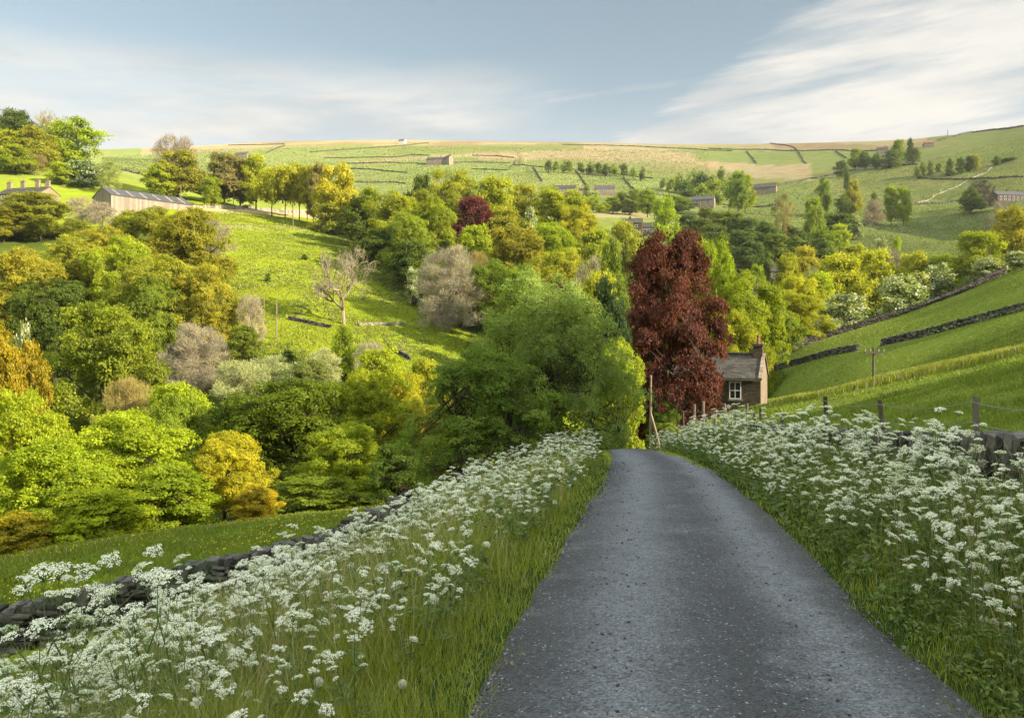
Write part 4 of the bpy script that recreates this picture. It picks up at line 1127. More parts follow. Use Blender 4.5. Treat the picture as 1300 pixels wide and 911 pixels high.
Yl = (0.375, 0.360, 0.022); YG = (0.305, 0.330, 0.020); G = (0.190, 0.242, 0.022); DG = (0.100, 0.142, 0.020)
OL = (0.305, 0.292, 0.028); OR = (0.390, 0.320, 0.020); BR = (0.245, 0.208, 0.068); CO = (0.118, 0.041, 0.027); TW = (0.29, 0.25, 0.165)
PW = (0.28, 0.31, 0.13); BG = (0.285, 0.338, 0.018); GY = (0.215, 0.255, 0.060); PK = (0.28, 0.242, 0.160)

cnt = {}
def tree(kind, px, ytop, w, d, col, label, group=None, yb=None, name=None, cat='tree', rot=None, wd=None):
    p = hit(px, yb, 20) if yb is not None else at(px, d)
    dd = p[1]
    h = (HY - ytop) / F * dd - p[2]
    wm = w / F * dd
    if h < 0.25 * wm: h = max(h, 0.6 * wm)
    lst = PR[kind]; i = cnt.get(kind, 0); cnt[kind] = i + 1
    tm, cm = lst[i % len(lst)]
    nm = name or {'may_m': 'hawthorn_bush', 'bush_m': 'bush', 'bush_h': 'bush', 'twigbush_h': 'leafless_bush', 'cone_m': 'conifer', 'bare': 'bare_tree', 'tuft_m': 'budding_tree'}.get(kind, 'broadleaf_tree')
    root = thing(nm, label, cat, (p[0], p[1], p[2] - .1), (0, 0, (rng.uniform(0, 6.28) if wd is None else rng.choice([0, math.pi]) + rng.uniform(-.2, .2)) if rot is None else rot), (wm, wm if wd is None else wd, h), group)
    obj('trunk', tm, root)
    c = obj('twigs' if cm.name.startswith('twigs') else 'crown', cm, root)
    v = rng.uniform(.86, 1.16)
    c.color = (col[0] * v * rng.uniform(.93, 1.07), col[1] * v, col[2] * v, 1)
    return root
T = tree

# -- close to the lane
T('willow', 692, 346, 205, 33, (0.205, 0.275, 0.070), 'large grey-green bush crowding the left side of the lane', cat='bush', name='willow_bush', wd=6.0)
T('hawthorn', 610, 440, 175, 28.5, (0.160, 0.215, 0.035), 'dark green hawthorn spreading left of the large grey-green bush', cat='bush', name='hawthorn_bush', wd=5.0)
T('lit_hedge', 785, 428, 62, 40, (0.33, 0.35, 0.035), 'bright yellow-green hedge where the lane bends under trees', cat='hedge', name='leafy_hedge', wd=5.5)
T('oval_h', 773, 352, 60, 52, (0.060, 0.095, 0.035), 'dark grey-green tree between the lane bush and copper beech')
T('bush_h', 843, 508, 50, 58, DG, 'dark bush shading the lane where it disappears', cat='bush')
T('dome_h', 805, 440, 76, 78, DG, 'dark green tree over the bend of the lane, left of the cottage')
T('bush_h', 852, 535, 40, 50, G, 'low green bush by the braced pole', cat='bush')
T('beech', 851, 294, 150, 61, CO, 'tall copper beech with dark red leaves above the stone cottage', name='copper_beech', wd=8.0)
# -- right of the beech
T('oval_h', 912, 305, 75, 100, BG, 'tall bright green tree directly right behind the copper beech')
T('dome_h', 950, 345, 95, 96, BG, 'bright green tree behind the cottage chimney')
T('dome_h', 925, 395, 80, 92, YG, 'lower green tree between the copper beech and the cottage roof')
T('dome_h', 1002, 368, 88, 128, YG, 'round yellow-green tree right of the cottage chimney')
T('dome_h', 1016, 350, 66, 150, Yl, 'golden yellow dome tree above the upper field wall')
T('dome_m', 985, 378, 60, 118, G, 'mid green tree low behind the cottage gable')
T('may_m', 1073, 372, 66, 140, GY, 'large white-flowered hawthorn at the left end of the brow wall', cat='bush', wd=6)
T('may_m', 1052, 402, 40, 134, GY, 'small pale hawthorn left of the large white one', cat='bush')
T('may_m', 1143, 349, 64, 150, GY, 'white hawthorn in the middle of the brow wall', cat='bush', wd=6)
T('may_m', 1190, 334, 44, 158, GY, 'pale hawthorn right of the middle one along the brow wall', cat='bush')
T('may_m', 1255, 326, 44, 150, GY, 'cream blossomed hawthorn below the big right-hand tree', cat='bush')
T('may_m', 1292, 318, 40, 150, GY, 'white hawthorn at the far right end of the brow wall', cat='bush')
T('may_m', 1165, 345, 40, 156, YG, 'green-white bush between two hawthorns on the brow wall', cat='bush')
T('dome_m', 1066, 322, 72, 185, Yl, 'golden tree left of the big yellow one beyond the brow wall')
T('dome_m', 1112, 316, 60, 190, Yl, 'brightest yellow round tree beyond the brow wall')
T('dome_m', 1160, 320, 56, 195, Yl, 'yellow tree just right of the brightest round one')
T('dome_m', 1040, 345, 50, 175, YG, 'yellow-green tree low behind the golden pair')
T('oval_m', 1197, 322, 34, 190, BG, 'light green narrow tree right of the yellow trees')
T('dome_m', 1240, 293, 66, 182, YG, 'broad green tree at the right end of the brow wall', wd=12)
T('dome_m', 1284, 263, 62, 190, OL, 'golden-olive tree at the right edge of the picture')
T('tuft_m', 1268, 256, 34, 240, TW, 'bare brownish tree behind the golden-olive one at the right edge')
T('oval_m', 998, 320, 34, 230, YG, 'pale green tree above the village roofs')
T('dome_m', 1022, 312, 36, 235, OL, 'olive-brown tree right of the pale green village tree')
T('dome_m', 1085, 310, 36, 250, YG, 'soft green tree at the lower edge of the shaded field')
T('may_m', 1120, 300, 20, 265, GY, 'small white blossom tree in front of the shaded field')
T('oval_m', 1139, 300, 10, 270, BG, 'tiny upright tree in the shaded field')
T('tuft_m', 1130, 315, 34, 235, PK, 'pinkish bare treetop between the yellow trees')
T('tuft_m', 963, 352, 34, 170, TW, 'brown leafless tree in front of the village roofs')
T('tuft_m', 1036, 338, 36, 215, PW, 'pale budding tree right of the village roofs')
T('cone_m', 974, 318, 14, 235, DG, 'thin dark conifer by the village, right one')
T('cone_m', 960, 322, 10, 240, DG, 'thin dark conifer by the village, left one')
T('dome_m', 960, 335, 30, 215, BG, 'small bright tree between the two village houses')
# -- valley middle
T('dome_m', 937, 217, 30, 470, G, 'tall two-headed green tree beside the valley houses', wd=16)
T('dome_m', 946, 222, 26, 480, BG, 'lighter half of the two-headed valley tree')
T('dome_m', 858, 247, 42, 480, G, 'rounded green tree left of the long stone valley house')
T('oval_m', 845, 250, 34, 300, BG, 'bright green tree rising over the white farm gable')
T('dome_m', 822, 240, 28, 420, G, 'green tree behind the valley farm roofs')
T('tuft_m', 995, 243, 28, 330, BR, 'brownish tree with bare stems standing in the lower meadow')
T('oval_m', 1047, 225, 17, 450, G, 'small upright round tree alone on the slope')
T('dome_m', 1033, 250, 28, 350, G, 'rounded green tree right of the brown meadow tree')
T('dome_m', 1082, 228, 22, 440, OL, 'olive tree on the slope below the hedge')
T('tuft_m', 1109, 252, 26, 390, TW, 'bare pinkish tree at the corner of the shaded field')
T('oval_m', 1131, 234, 18, 420, BG, 'left of two light green trees above the shaded field')
T('oval_m', 1147, 236, 18, 418, BG, 'right of two light green trees above the shaded field')
T('dome_m', 1066, 284, 26, 340, BG, 'bright rounded tree above the dark valley hedge')
T('bush_m', 1045, 288, 40, 335, G, 'green hedge tree left of the bright rounded one', cat='bush')
T('bush_m', 1060, 270, 60, 380, DG, 'dark hollow of evergreens below the meadow', cat='bush')
T('bush_m', 1110, 244, 14, 430, DG, 'dark bush left of the two light green trees', cat='bush')
T('bush_m', 1070, 246, 26, 435, DG, 'dark shrub row below the olive tree on the slope', cat='bush')
T('may_m', 1088, 274, 14, 370, GY, 'tiny white bush by the bare pinkish tree', cat='bush')
for px, yt, w, d in [(870, 272, 40, 345), (900, 264, 50, 350), (928, 268, 44, 345), (950, 276, 36, 330), (976, 280, 36, 320), (905, 285, 50, 300), (940, 292, 50, 285), (1005, 284, 36, 330), (880, 295, 40, 285), (985, 296, 40, 290), (1015, 300, 40, 290), (865, 300, 40, 270), (955, 306, 46, 262), (1040, 302, 40, 285)]:
    T('dome_m', px, yt, w, d, [(0.11, 0.15, 0.035), (0.10, 0.145, 0.03), (0.15, 0.18, 0.03), (0.085, 0.12, 0.03)][rng.integers(4)], 'soft green tree in the valley wood below the stone houses', 'trees of the valley wood')  # leaf greens darkened to put the valley shade into the colour
for px, yt, w, d in [(880, 214, 18, 600), (892, 217, 20, 590), (905, 220, 18, 585), (918, 224, 20, 570), (870, 228, 22, 570), (890, 232, 24, 560), (912, 236, 20, 540), (915, 210, 12, 610), (852, 226, 14, 600), (862, 218, 14, 610), (900, 228, 26, 565), (842, 224, 10, 610), (925, 218, 14, 600)]:
    T('dome_l', px, yt, w, d, [G, DG, GY, G][rng.integers(4)], 'small tree in the clump on the moor edge above the valley houses', 'trees of the moor edge clump')
for px, yt, w, d in [(696, 203, 10, 700), (706, 204, 10, 700), (716, 202, 9, 700), (723, 203, 9, 700), (737, 205, 11, 690), (750, 205, 12, 690), (760, 206, 10, 690), (770, 208, 14, 680), (780, 207, 10, 690), (792, 207, 11, 680), (804, 212, 9, 660), (816, 211, 9, 660)]:
    T('dome_l', px, yt, w, d, [DG, G, DG][rng.integers(3)], 'little dark tree in the row along the straw moor', 'row of little trees below the moor')
for px, yt, w, d in [(750, 250, 22, 430), (778, 250, 22, 430), (762, 258, 16, 420), (790, 243, 22, 450), (806, 240, 22, 450), (800, 252, 26, 430), (768, 256, 14, 425), (745, 232, 10, 540), (757, 242, 10, 500), (732, 243, 7, 520)]:
    T('dome_m' if w > 12 else 'dome_l', px, yt, w, d, [G, GY, BG][rng.integers(3)], 'roundish tree in the meadows below the terrace houses', 'trees below the terrace')
# knoll on the right hill
T('dome_m', 1086, 188, 18, 660, G, 'green tree at the left of the dark knoll')
T('dome_m', 1098, 192, 16, 655, DG, 'dark round tree second from the left on the knoll')
T('bush_m', 1068, 203, 16, 640, DG, 'low dark bush left of the knoll', cat='bush')
T('bush_m', 1112, 194, 14, 650, DG, 'small dark bush in the middle of the knoll', cat='bush')
T('bush_m', 1133, 191, 34, 640, DG, 'broad dark evergreen mass on the knoll', cat='bush')
T('dome_m', 1141, 177, 18, 670, G, 'lit green tree behind the dark evergreen mass')
T('cone_m', 1156, 175, 13, 655, DG, 'dark pointed cypress on the knoll')
T('bush_m', 1159, 187, 18, 645, DG, 'dark bush at the foot of the cypress', cat='bush')
for px, yt, w, lab in [(1075, 212, 8, 'lone dark bush below the knoll'), (1206, 201, 12, 'round dark bush leftmost in the hillside row'), (1219, 199, 10, 'second dark bush in the hillside row'), (1230, 198, 12, 'third bush in the hillside row, dark green'), (1266, 198, 12, 'dark bush standing apart right of the hillside row'), (1280, 200, 16, 'low bush rightmost on the hillside')]:
    T('bush_m', px, yt, w, 560, DG, lab, cat='bush')
T('dome_m', 1237, 196, 14, 558, OL, 'orange-olive tree at the right end of the hillside row')
for px, yt, w in [(1172, 205, 10), (1182, 204, 10), (1192, 206, 8), (1165, 210, 9)]:
    T('bush_m', px, yt, w, 575, GY, 'small scrubby bush along the hedge on the right hill', 'scrub along the right hill hedge', cat='bush')
T('tuft_m', 1247, 228, 30, 440, (0.10, 0.08, 0.06), 'dark leafless tree left of the shaded cottages')
T('dome_m', 1232, 240, 30, 430, DG, 'dark tree in shade below the leafless one')
# -- far left hill top
T('dome_m', 18, 139, 52, 330, DG, 'dark green tree at the top left skyline')
T('bare', 46, 136, 46, 335, BR, 'bare brown treetop on the left skyline')
T('bare', 68, 142, 34, 338, BR, 'smaller bare treetop right of the first on the left skyline')
T('oval_m', 91, 150, 68, 318, BG, 'tall bright green tree at the right end of the hilltop wood', wd=20)
T('dome_m', 8, 165, 62, 300, YG, 'yellow-green tree above the chimneys at the left edge')
T('dome_m', 45, 162, 66, 306, OL, 'olive tree in the middle of the hilltop wood')
T('tuft_m', 45, 195, 30, 295, BR, 'brown twiggy tree behind the chimneys')
T('dome_m', 78, 206, 40, 285, BG, 'small bright green tree right of the chimneys')
T('may_m', 107, 202, 48, 288, DG, 'dark green tree flecked with white blossom beside the hilltop wood')
T('tuft_m', 138, 204, 34, 280, GY, 'thin half-bare tree between the blossom tree and the barn')
T('dome_m', 20, 185, 50, 290, YG, 'green-gold tree just behind the chimneyed house')
# -- tree line along the track
T('tuft_m', 222, 171, 56, 292, TW, 'tall bare-topped tree above the olive trees by the barn')
T('dome_m', 226, 192, 70, 286, OL, 'large olive-brown tree right of the barn', wd=18)
T('dome_m', 205, 208, 44, 280, YG, 'yellow-green tree at the left of the olive tree by the barn')
T('dome_m', 285, 194, 56, 290, BR, 'brown-leaved tree in the middle of the track line')
T('dome_m', 305, 200, 50, 294, BR, 'second brown-leaved tree of the track line')
T('oval_m', 268, 224, 28, 272, BG, 'small vivid green tree in front of the brown trees')
T('dome_m', 325, 196, 42, 290, YG, 'green tree right of the brown-leaved pair')
for px, yt, w, d in [(345, 212, 38, 270), (362, 208, 40, 274), (380, 206, 44, 268), (398, 210, 36, 266), (372, 214, 40, 280), (390, 216, 40, 282)]:
    T('spread_m', px, yt, w, d, [Yl, YG][rng.integers(2)], 'yellow-green tree with a clear trunk in the row above the track', 'row of clear-trunked trees above the track')
T('dome_m', 408, 207, 40, 262, BR, 'brownish tree between the trunk row and the big yellow tree')
T('dome_m', 427, 209, 64, 250, Yl, 'big sunlit yellow tree closing the track row', wd=15)
T('bush_m', 418, 252, 50, 246, OL, 'bronze-leaved lower growth under the big yellow tree', cat='bush')
# -- dark wood right of the left field
for k, (kind, px, yt, w, d, c, lab) in enumerate([
    ('dome_m', 460, 248, 56, 225, DG, 'dark tree at the left corner of the wood'),
    ('dome_m', 470, 238, 40, 240, YG, 'sunlit crown above the left corner of the wood'),
    ('dome_h', 502, 244, 70, 205, YG, 'olive-lit tree in the left part of the wood'),
    ('dome_m', 532, 221, 46, 240, DG, 'dark crown at the top left of the wood'),
    ('dome_h', 578, 216, 90, 232, OL, 'broad golden crown at the top of the wood'),
    ('dome_m', 628, 224, 62, 226, YG, 'green-gold crown right of the topmost one'),
    ('dome_m', 600, 249, 58, 205, (0.13, 0.035, 0.035), 'purple-red beech in the upper wood'),
    ('dome_h', 548, 250, 72, 188, YG, 'sunlit yellow-green tree at the front of the wood'),
    ('dome_h', 515, 268, 72, 178, G, 'shaded green tree at the front left of the wood'),
    ('dome_m', 480, 290, 60, 195, DG, 'dark tree on the shaded edge of the wood beside the field'),
    ('dome_m', 522, 305, 60, 172, DG, 'dark lower tree of the shaded wood edge'),
    ('bush_m', 540, 330, 50, 165, G, 'leafy bush lit in patches below the sunlit front tree'),
    ('dome_m', 605, 285, 50, 180, BG, 'vivid green crown below the purple-red beech'),
    ('dome_m', 665, 232, 60, 236, OL, 'dark olive crown on the ridge of the wood'),
    ('dome_h', 705, 238, 90, 230, YG, 'large sunlit crown on the right ridge of the wood'),
    ('may_m', 672, 263, 24, 206, GY, 'white blossom showing inside the wood'),
    ('dome_m', 640, 262, 56, 205, OL, 'golden crown right of the purple-red beech'),
    ('dome_h', 735, 262, 70, 218, Yl, 'yellow crown on the right slope of the wood'),
    ('dome_h', 700, 282, 76, 190, BG, 'bright crown on the right middle of the wood'),
    ('dome_m', 755, 292, 56, 205, YG, 'yellow-green crown low on the right edge of the wood'),
    ('dome_h', 652, 288, 84, 170, OL, 'pale gold tree above the lane bush'),
    ('dome_h', 620, 330, 84, 150, G, 'shaded green tree right of the brown round tree'),
    ('dome_h', 715, 318, 90, 150, OL, 'olive-gold tree just above the lane bush'),
    ('dome_h', 665, 335, 80, 135, G, 'shaded tree directly behind the lane bush'),
    ('tuft_m', 752, 325, 50, 140, TW, 'grey-brown budding tree right of the olive-gold one'),
    ('dome_m', 775, 305, 40, 170, G, 'green tree touching the left of the copper beech'),
    ('dome_m', 760, 345, 60, 120, YG, 'yellow-lit tree behind the dark tree by the beech'),
    ('dome_m', 790, 280, 44, 240, OL, 'olive tree below the valley farm'),
    ('bush_m', 748, 278, 40, 250, OL, 'olive scrub on the right foot of the wood'),
    ('dome_m', 770, 288, 36, 235, GY, 'soft tree at the right foot of the wood'),
    ('dome_m', 830, 300, 50, 230, GY, 'pale tree just above the copper beech crown'),
    ('dome_m', 885, 300, 50, 200, YG, 'light green crown above the right shoulder of the copper beech'),
    ]):
    T(kind, px, yt, w, d, c, lab, cat='bush' if 'bush' in kind else 'tree')
T('twigbush_h', 571, 312, 96, 148, TW, 'big rounded leafless brown tree at the edge of the left field', name='twiggy_tree', cat='tree')
T('twigbush_h', 604, 318, 44, 156, BR, 'smaller leafless brown tree right of the big rounded one', name='twiggy_tree', cat='tree')
T('may_m', 524, 338, 20, 160, GY, 'small white blossom bush left of the rounded brown tree', cat='bush')
T('lone', 437, 309, 78, None, TW, 'lone pale bare tree in the middle of the left field', yb=412, name='bare_tree', rot=.6)
# -- left field scrub
for px, yt, w, yb, lab in [(340, 346, 9, 358, 'round little bush casting a shadow on the left field'), (365, 443, 16, 456, 'small dark green bush at the foot of the left field'), (387, 322, 8, 330, 'tiny bush high on the left field')]:
    T('bush_m', px, yt, w, None, DG, lab, yb=yb, cat='bush')
T('tuft_m', 318, 372, 34, 125, TW, 'thin bare tree left of the poles in the scrub')
T('bush_h', 436, 412, 36, 118, BG, 'yellow-green bush right below the lone bare tree', cat='bush')
T('tuft_m', 410, 440, 50, 112, PW, 'greyish budding scrub below the lone bare tree', cat='bush', name='scrub_bush')
T('tuft_m', 470, 432, 40, 116, TW, 'brownish scrub right of the yellow-green bush', cat='bush', name='scrub_bush')
T('bush_h', 480, 440, 84, 98, YG, 'leafy green bush below the tumbled wall', cat='bush')
T('bush_h', 535, 455, 80, 92, YG, 'green bush at the right foot of the left field', cat='bush')
T('bush_h', 575, 470, 70, 85, G, 'green bush behind the left side of the hawthorn', cat='bush')
T('tuft_m', 345, 450, 80, 108, PW, 'pale willow scrub in the middle of the lower wood', cat='bush', name='scrub_bush')
T('tuft_m', 300, 455, 70, 105, PW, 'pale willow scrub left of the middle one', cat='bush', name='scrub_bush')
T('bush_h', 395, 455, 60, 106, GY, 'grey-green bush between the pale scrub and the yellow tree', cat='bush')
T('twigbush_h', 248, 410, 96, 112, PK, 'wide pinkish leafless thicket in the left wood', cat='bush', name='leafless_thicket')
T('bush_h', 310, 412, 60, 116, G, 'green bush right of the pinkish thicket', cat='bush')
T('bush_h', 285, 385, 60, 130, OL, 'olive bush at the left edge of the field', cat='bush')
# -- left wood
T('dome_h', 240, 265, 118, 150, OL, 'large golden-olive tree below the barn end', wd=15)
T('dome_h', 190, 262, 90, 165, OL, 'golden tree left of the large golden-olive one')
T('tuft_m', 258, 268, 70, 170, TW, 'spreading half-bare tree between the barn and the left field')
T('dome_h', 130, 288, 90, 150, OL, 'olive tree below the bare grey trees')
T('dome_h', 155, 300, 80, 138, YG, 'yellow-green tree inside the upper left wood')
T('dome_h', 50, 246, 106, 190, OL, 'broad olive tree hiding the foot of the chimneyed house')
T('dome_h', 5, 262, 70, 185, OL, 'olive-gold tree at the left edge under the house')
T('tuft_m', 105, 250, 46, 210, PK, 'greyish pink bare tree left of the barn')
T('tuft_m', 130, 256, 40, 205, TW, 'second bare tree in front of the barn')
T('dome_h', 90, 300, 100, 145, OL, 'shaded olive tree in the left wood')
T('dome_h', 25, 315, 110, 135, OL, 'olive tree in deep wood at the left edge')
T('dome_h', 70, 355, 110, 120, DG, 'dark green tree in the left wood')
T('dome_h', 205, 325, 110, 128, OL, 'golden tree with visible stems above the round green tree')
T('dome_h', 262, 335, 80, 126, OL, 'golden tree on the right edge of the left wood')
T('dome_h', 190, 350, 80, 122, G, 'green tree behind the large round green one')
T('dome_h', 130, 384, 165, 92, (0.225, 0.275, 0.022), 'large round green tree in the middle of the left wood', wd=14)
T('may_m', 31, 410, 32, 100, GY, 'small white flowering tree at the left of the round green one')
T('dome_h', 10, 418, 96, 76, OR, 'orange-gold tree at the left edge')
T('dome_h', 20, 496, 175, 57, BG, 'bright yellow-green tree at the left edge of the near field', wd=8)
T('twigbush_h', 165, 478, 80, 86, BR, 'brown leafless bush below the large round green tree', cat='bush')
T('bush_h', 225, 485, 100, 82, BG, 'bright green bush right of the brown leafless one', cat='bush')
T('dome_h', 222, 500, 90, 76, G, 'green tree behind the yellow-green domes')
T('dome_h', 370, 482, 200, 72, (0.120, 0.170, 0.012), 'wide dark green tree behind the lip of the near field', wd=13)
T('dome_h', 305, 500, 90, 80, (0.09, 0.135, 0.012), 'dark green tree left of the wide dark one')
T('dome_h', 470, 470, 120, 76, BG, 'sunlit green tree right of the wide dark one')
T('dome_h', 514, 474, 74, 84, Yl, 'glowing yellow tree left of the hawthorn')
T('dome_h', 545, 500, 80, 74, OL, 'olive tree low beside the hawthorn')
T('dome_h', 440, 535, 110, 62, YG, 'shaded green tree standing at the lip of the near field')
T('dome_h', 158, 522, 200, 58, BG, 'wide yellow-green dome tree by the near field', wd=9.5)
T('dome_h', 62, 556, 180, 51, BG, 'vivid green tree in the lower left by the near field')
T('dome_h', 285, 548, 112, 58, (0.38, 0.325, 0.02), 'orange-gold tree at the lip of the near field')
T('bush_h', 215, 590, 130, 51, BG, 'low yellow-green bush left of the orange-gold tree', cat='bush')
T('bush_h', 25, 648, 120, 44, OR, 'low orange-leaved bush at the left edge of the near field', cat='bush')
T('bush_h', 118, 618, 130, 46, BG, 'bright green bush at the edge of the near field', cat='bush')
T('bush_h', 325, 612, 60, 54, OR, 'small golden bush at the lip right of the orange-gold tree', cat='bush')
T('bush_h', 510, 560, 90, 56, DG, 'dark bush under the glowing yellow tree', cat='bush')
T('bush_h', 400, 600, 120, 58, G, 'dark undergrowth bush below the wide dark tree', cat='bush')
# ------------------------------------------------------------------ grasses
def gz2(x, y):
    """ground height, resolving the lane's own shoulders"""
    return ground(x, y)

def blades(name, x, y, h, w, mat, lean=.35, label_kind='stuff', zoff=-.02, r=rng, mats=None, matidx=None, tipw=.12):
    n = len(x)
    z = gz2(x, y) + zoff
    a = r.uniform(0, 6.283, n)
    d = np.stack([np.cos(a), np.sin(a)], 1) * (lean * h * r.uniform(.2, 1.4, n))[:, None]
    fa = r.uniform(0, 6.283, n)
    s = np.stack([np.cos(fa), np.sin(fa), np.zeros(n)], 1) * (w * .5)[:, None]
    B = np.stack([x, y, z], 1)
    Mi = B + np.column_stack([d * .35, h * .6]); Tp = B + np.column_stack([d, h])
    V = np.stack([B - s, B + s, Mi + s * .8, Mi - s * .8, Tp + s * tipw, Tp - s * tipw], 1).reshape(-1, 3)
    o = (np.arange(n) * 6)[:, None]
    Fq = np.stack([o + [0, 1, 2, 3], o + [3, 2, 4, 5]], 1).reshape(-1, 4)
    rn = np.repeat(np.clip(r.beta(2.2, 2.2, n) * .7 + .3 * vnoise(x / .8, y / .8, 77), 0, 1), 6)
    mi = None if matidx is None else np.repeat(matidx, 2)
    me = mesh_np(name, V, Fq, mats or [mat], mi, False, {'rnd': rn})
    return tag(obj(name, me), kind='stuff')

def sample(n, dlo, dhi, pl=-80, ph=1380):
    d = np.exp(rng.uniform(math.log(dlo), math.log(dhi), n)); px = rng.uniform(pl, ph, n)
    return (px - CX) / F * d, d

def uu(x, y): return x - lane_x(y)

# left verge
x, y = sample(150000, 2.6, 34); u = uu(x, y)
wl = np.interp(y, [0, 17, 22, 30, 36], [-30, -7.5, -6.5, -5.5, -5])  # as far as the wall
k = (u < -lane_l(y) + .10) & (u > wl)
x, y, u = x[k], y[k], u[k]
ed = smooth(-1.4, -2.7, u)
h = (.08 + .46 * ed) * rng.uniform(.55, 1.3, len(x)) * (.6 + .8 * vnoise(x / .6, y / .6, 91))
isdry = (rng.random(len(x)) < .05 + .06 * ed).astype(int)
h = h * (1 + .35 * isdry)
w = np.maximum(.0045, .0011 * y) * rng.uniform(.7, 1.3, len(x)) * np.where(isdry, .55, 1)
blades('verge_grass', x, y, h, w, None, .45, mats=[M['blade'], M['straw']], matidx=isdry)
# right verge
x, y = sample(120000, 2.6, 40); x2, y2 = sample(60000, 1.2, 6.5, 1380, 3600); x = np.concatenate([x, x2]); y = np.concatenate([y, y2]); u = uu(x, y)
k = (u > lane_r(y) - .10) & (u < 3.45); x, y, u = x[k], y[k], u[k]
ed = smooth(1.4, 2.5, u)
h = (.08 + .36 * ed) * rng.uniform(.55, 1.3, len(x)) * (.6 + .8 * vnoise(x / .6, y / .6, 92))
isdry = (rng.random(len(x)) < .05 + .05 * ed).astype(int)
w = np.maximum(.0045, .0011 * y) * rng.uniform(.7, 1.3, len(x)) * np.where(isdry, .55, 1)
blades('verge_grass', x, y, h, w, None, .45, mats=[M['blade'], M['straw']], matidx=isdry)
# tufts creeping in over the edges of the tar
x, y = sample(60000, 2.8, 30); u = uu(x, y)
k = ((np.abs(u + lane_l(y) - .06) < .16) | (np.abs(u - lane_r(y) + .06) < .16)) & (vnoise(x / .35, y / .35, 64) > .56); x, y = x[k], y[k]
blades('edge_grass', x, y, rng.uniform(.03, .10, len(x)), np.maximum(.004, .0011 * y), None, .9, zoff=.03, mats=[M['blade'], M['straw']], matidx=(rng.random(len(x)) < .12).astype(int))
# broad leaves (dock, nettle, parsley foliage) low in both verges
def herb_layer(n, side):
    x, y = sample(n, 2.6, 32); u = uu(x, y)
    wl = np.interp(y, [0, 17, 22, 30, 36], [-30, -7.5, -6.5, -5.5, -5])
    k = (u < -1.9) & (u > wl) if side < 0 else (u > 1.5) & (u < 3.5)
    k &= vnoise(x / .9, y / .9, 55 + side) > (.38 if side < 0 else .28)
    x, y, u = x[k], y[k], u[k]; n = len(x)
    z = ground(x, y) + rng.uniform(.08, .5, n) * smooth(1.2, 2.4, np.abs(u))
    Nn = unit(rng.normal(0, .55, (n, 3)) + [0, -.2, 1.0])
    S = np.maximum(.045, .008 * y) * rng.uniform(.6, 1.5, n)
    V, Fq, A = leaves_mesh(np.stack([x, y, z], 1), Nn, S, rng.random(n), .55, rng, .3)
    me = mesh_np('verge_herbs', V, Fq, [M['herb']], None, False, {'rnd': A})
    tag(obj('verge_herbs', me), kind='stuff')
herb_layer(90000, -1); herb_layer(110000, 1)

# right field, shaded turf up to the lit brow
x, y = sample(150000, 6, 62, 900, 1400); u = uu(x, y)
k = (u > 4.05) & ~((y > 60) & (x < 22)); x, y, u = x[k], y[k], u[k]
h = rng.uniform(.05, .15, len(x)) * (.4 + 1.6 * vnoise(x / 1.1, y / .8, 93) ** 2) * (1 + .006 * y)
w = np.maximum(.006, .0011 * y) * rng.uniform(.7, 1.3, len(x))
blades('field_grass', x, y, h, w, M['field_blade'], .6)
# taller seeding grass along the brow
def brow(n, cols, depths, spread, hlo, hhi, name='brow_grass', frac=.55, wk=.0012):
    px = rng.uniform(cols[0], cols[-1], n); d = np.interp(px, cols, depths) + rng.normal(0, spread, n)
    x = (px - CX) / F * d
    h = rng.uniform(hlo, hhi, n); dry = (rng.random(n) < frac).astype(int)
    w = np.maximum(.006, wk * d) * rng.uniform(.5, 1.0, n)
    blades(name, x, d, h, w, None, .3, mats=[M['lit_blade'], M['straw']], matidx=dry)
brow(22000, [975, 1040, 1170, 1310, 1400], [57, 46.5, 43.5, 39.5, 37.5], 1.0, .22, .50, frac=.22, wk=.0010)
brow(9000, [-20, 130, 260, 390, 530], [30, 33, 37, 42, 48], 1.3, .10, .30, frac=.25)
# left near field
x, y = sample(150000, 15, 56, -60, 560); u = uu(x, y)
wl = np.interp(y, [0, 17, 22, 30, 60], [-30, -8, -7, -6, -5.5]); k = u < wl; k &= ~((y < 17.2) & (x > -14))
x, y = x[k], y[k]
h = rng.uniform(.06, .2, len(x)) * (.5 + vnoise(x / 1.6, y / 1.6, 94)); w = np.maximum(.006, .0011 * y) * rng.uniform(.7, 1.3, len(x))
blades('meadow_grass', x, y, h, w, M['field_blade'], .55)
# buttercups in the near field
def buttercups():
    x, y = sample(3200, 17, 45, -40, 540); k = (uu(x, y) < -8) & (vnoise(x / 3, y / 3, 12) > .5) & (y > 17.6); x, y = x[k], y[k]; n = len(x)
    V, Fq, A = leaves_mesh(np.stack([x, y, ground(x, y) + rng.uniform(.18, .32, n)], 1), unit(rng.normal(0, .4, (n, 3)) + [0, -.3, 1]), rng.uniform(.035, .055, n), rng.random(n), .9, rng)
    tag(obj('buttercups', mesh_np('buttercups', V, Fq, [M['buttercup']], None, False, {'rnd': A})), kind='stuff')
buttercups()
